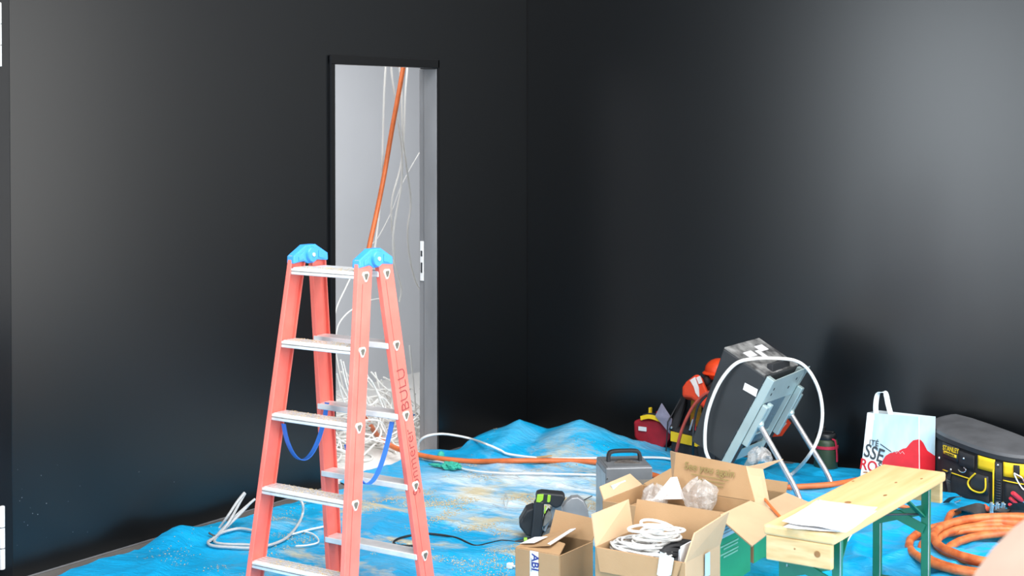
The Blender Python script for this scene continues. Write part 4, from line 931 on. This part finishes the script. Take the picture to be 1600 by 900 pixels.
pts = [F(452, 836), F(470, 831), F(490, 826), F(515, 821)]
cable('white_cable', pts, .004, 'cable_white', 'thin white wire on the sheet between the ladder legs')
pts = [F(474, 830), F(488, 834), F(497, 842), F(496, 848), F(480, 852), F(462, 853)]
cable('white_cable', pts, .0035, 'cable_white', 'curled thin white wire end between the ladder legs')
tag(MB().tube([G(336, 838, .05), G(328, 834, .06), G(326, 832, .065)], .004, 6).build('cable_tie', 'metal_dark'), 'dark wire tie binding the grey cable loop', 'cable tie')

# hanging cables in the doorway
H = lambda L, X: [PX(a, b_, X) for a, b_ in L]
cable('hanging_cable', H([(603, 98), (600, 150), (598, 220), (597, 270), (594, 320), (588, 370), (584, 400)], -.55), .0058, 'cable_white', 'leftmost white cable hanging in the doorway')
cable('hanging_cable', H([(611, 98), (613, 125), (622, 190), (628, 240), (627, 290), (618, 340), (614, 380), (619, 420), (627, 450), (624, 472)], -.60), .0058, 'cable_white', 'white cable crossing the conduit in the doorway')
cable('hanging_cable', H([(623, 98), (627, 140), (629, 210), (636, 265), (642, 315), (637, 360), (640, 400), (648, 435), (656, 452)], -.64), .0058, 'cable_white', 'rightmost white cable hanging in the doorway')
cable('hanging_cable', H([(637, 98), (633, 150), (631, 210), (626, 260), (613, 310), (612, 350), (616, 395), (610, 440), (606, 480)], -.68), .0058, 'cable_white', 'white cable hanging just right of the conduit')
cable('hanging_cable', H([(657, 236), (640, 265), (625, 295), (612, 330), (590, 372), (575, 385)], -.72), .0025, 'cable_white', 'thin white wire slanting down to the left in the doorway')
cable('hanging_cable', H([(552, 425), (540, 450), (527, 478), (522, 500)], -.5), .004, 'cable_white', 'short white cable bending behind the top ladder tread')
cable('hanging_cable', H([(553, 482), (540, 492), (528, 510), (524, 540), (530, 580), (540, 620)], -.5), .004, 'cable_white', 'white cable curving behind the front ladder stile')
cable('hanging_cable', H([(640, 540), (646, 600), (650, 650), (651, 690)], -.3), .0045, 'cable_white', 'white cable running down beside the steel jamb')
cable('hanging_cable', H([(575, 470), (590, 467), (605, 467)], -.62), .003, 'cable_white', 'thin white wire between the upper ladder stiles')
# tangle on the floor of the back room
tg = MB(); rnd = random.Random(12)
for k in range(70):
    a = rnd.uniform(0, 6.28); pts = []
    x, y = rnd.uniform(-.85, -.15), rnd.uniform(-1.45, -.35); z = rnd.uniform(.02, .12)
    rr = rnd.uniform(.06, .22); ex = rnd.uniform(.4, 1); tl = rnd.uniform(-.9, .9); t2 = rnd.uniform(-.9, .9)
    for i in range(rnd.randint(8, 16)):
        an = a + i * .55
        px_, py_ = math.cos(an) * rr, math.sin(an) * rr * ex
        pts.append((min(-.15, max(-1.6, x + px_)), y + py_, max(.008, z + (px_ * tl + py_ * t2) * .9 + rnd.uniform(-.02, .02))))
    tg.tube(spl(pts, 4), rnd.choice((.004, .004, .005, .006)), 6)
for k in range(16):
    a = rnd.uniform(1.1, 1.7); x0 = rnd.uniform(525, 600)
    pts = H([(x0, rnd.uniform(560, 600)), (x0 + rnd.uniform(10, 30), rnd.uniform(600, 640)), (x0 + rnd.uniform(20, 60), rnd.uniform(590, 650)), (x0 + rnd.uniform(40, 80), rnd.uniform(640, 690))], rnd.uniform(-.7, -.25))
    pts = [Vector((p.x, p.y, max(.02, p.z))) for p in pts]
    tg.tube(spl(pts, 6), .0046, 6)
tag(tg.build('cable_tangle', 'cable_white', smooth=True), 'tangled heap of white cables on the floor behind the doorway', 'cables', kind='stuff')
cable('blue_cable', [G(585, 655, .08), G(600, 650, .10), G(625, 655, .08), G(648, 648, .10)], .005, 'cable_blue', 'blue cable in the heap behind the doorway')
coil('cable_coil', tuple(PX(536, 625, -.45))[:2], .07, .07, 14, .006, 'cable_white', .06, .22, 31, 'upright white cable coil inside the doorway on the left')

# ------------------------------------------------------------------ blurred foreground shape
c0 = CAM + ray(1700, 900) * 2.6
def mound(u, v):
    a = u * 2 * math.pi; h = v
    r_ = .255 * max(.001, 1 - h ** 6) ** .85 * (1 + .05 * noise.noise(Vector((math.cos(a) * 1.5, math.sin(a) * 1.5, h * 2)))) + .012 * math.sin(a * 7 + h * 3) * (1 - h)
    return Vector((c0.x + math.cos(a) * r_, c0.y + math.sin(a) * r_, .004 + 1.18 * h ** .8))
tag(MB().grid(mound, 48, 24).build('covered_stack', 'beige_cloth', smooth=True), 'blurred pale beige covered bundle in the bottom right corner', 'bundle')
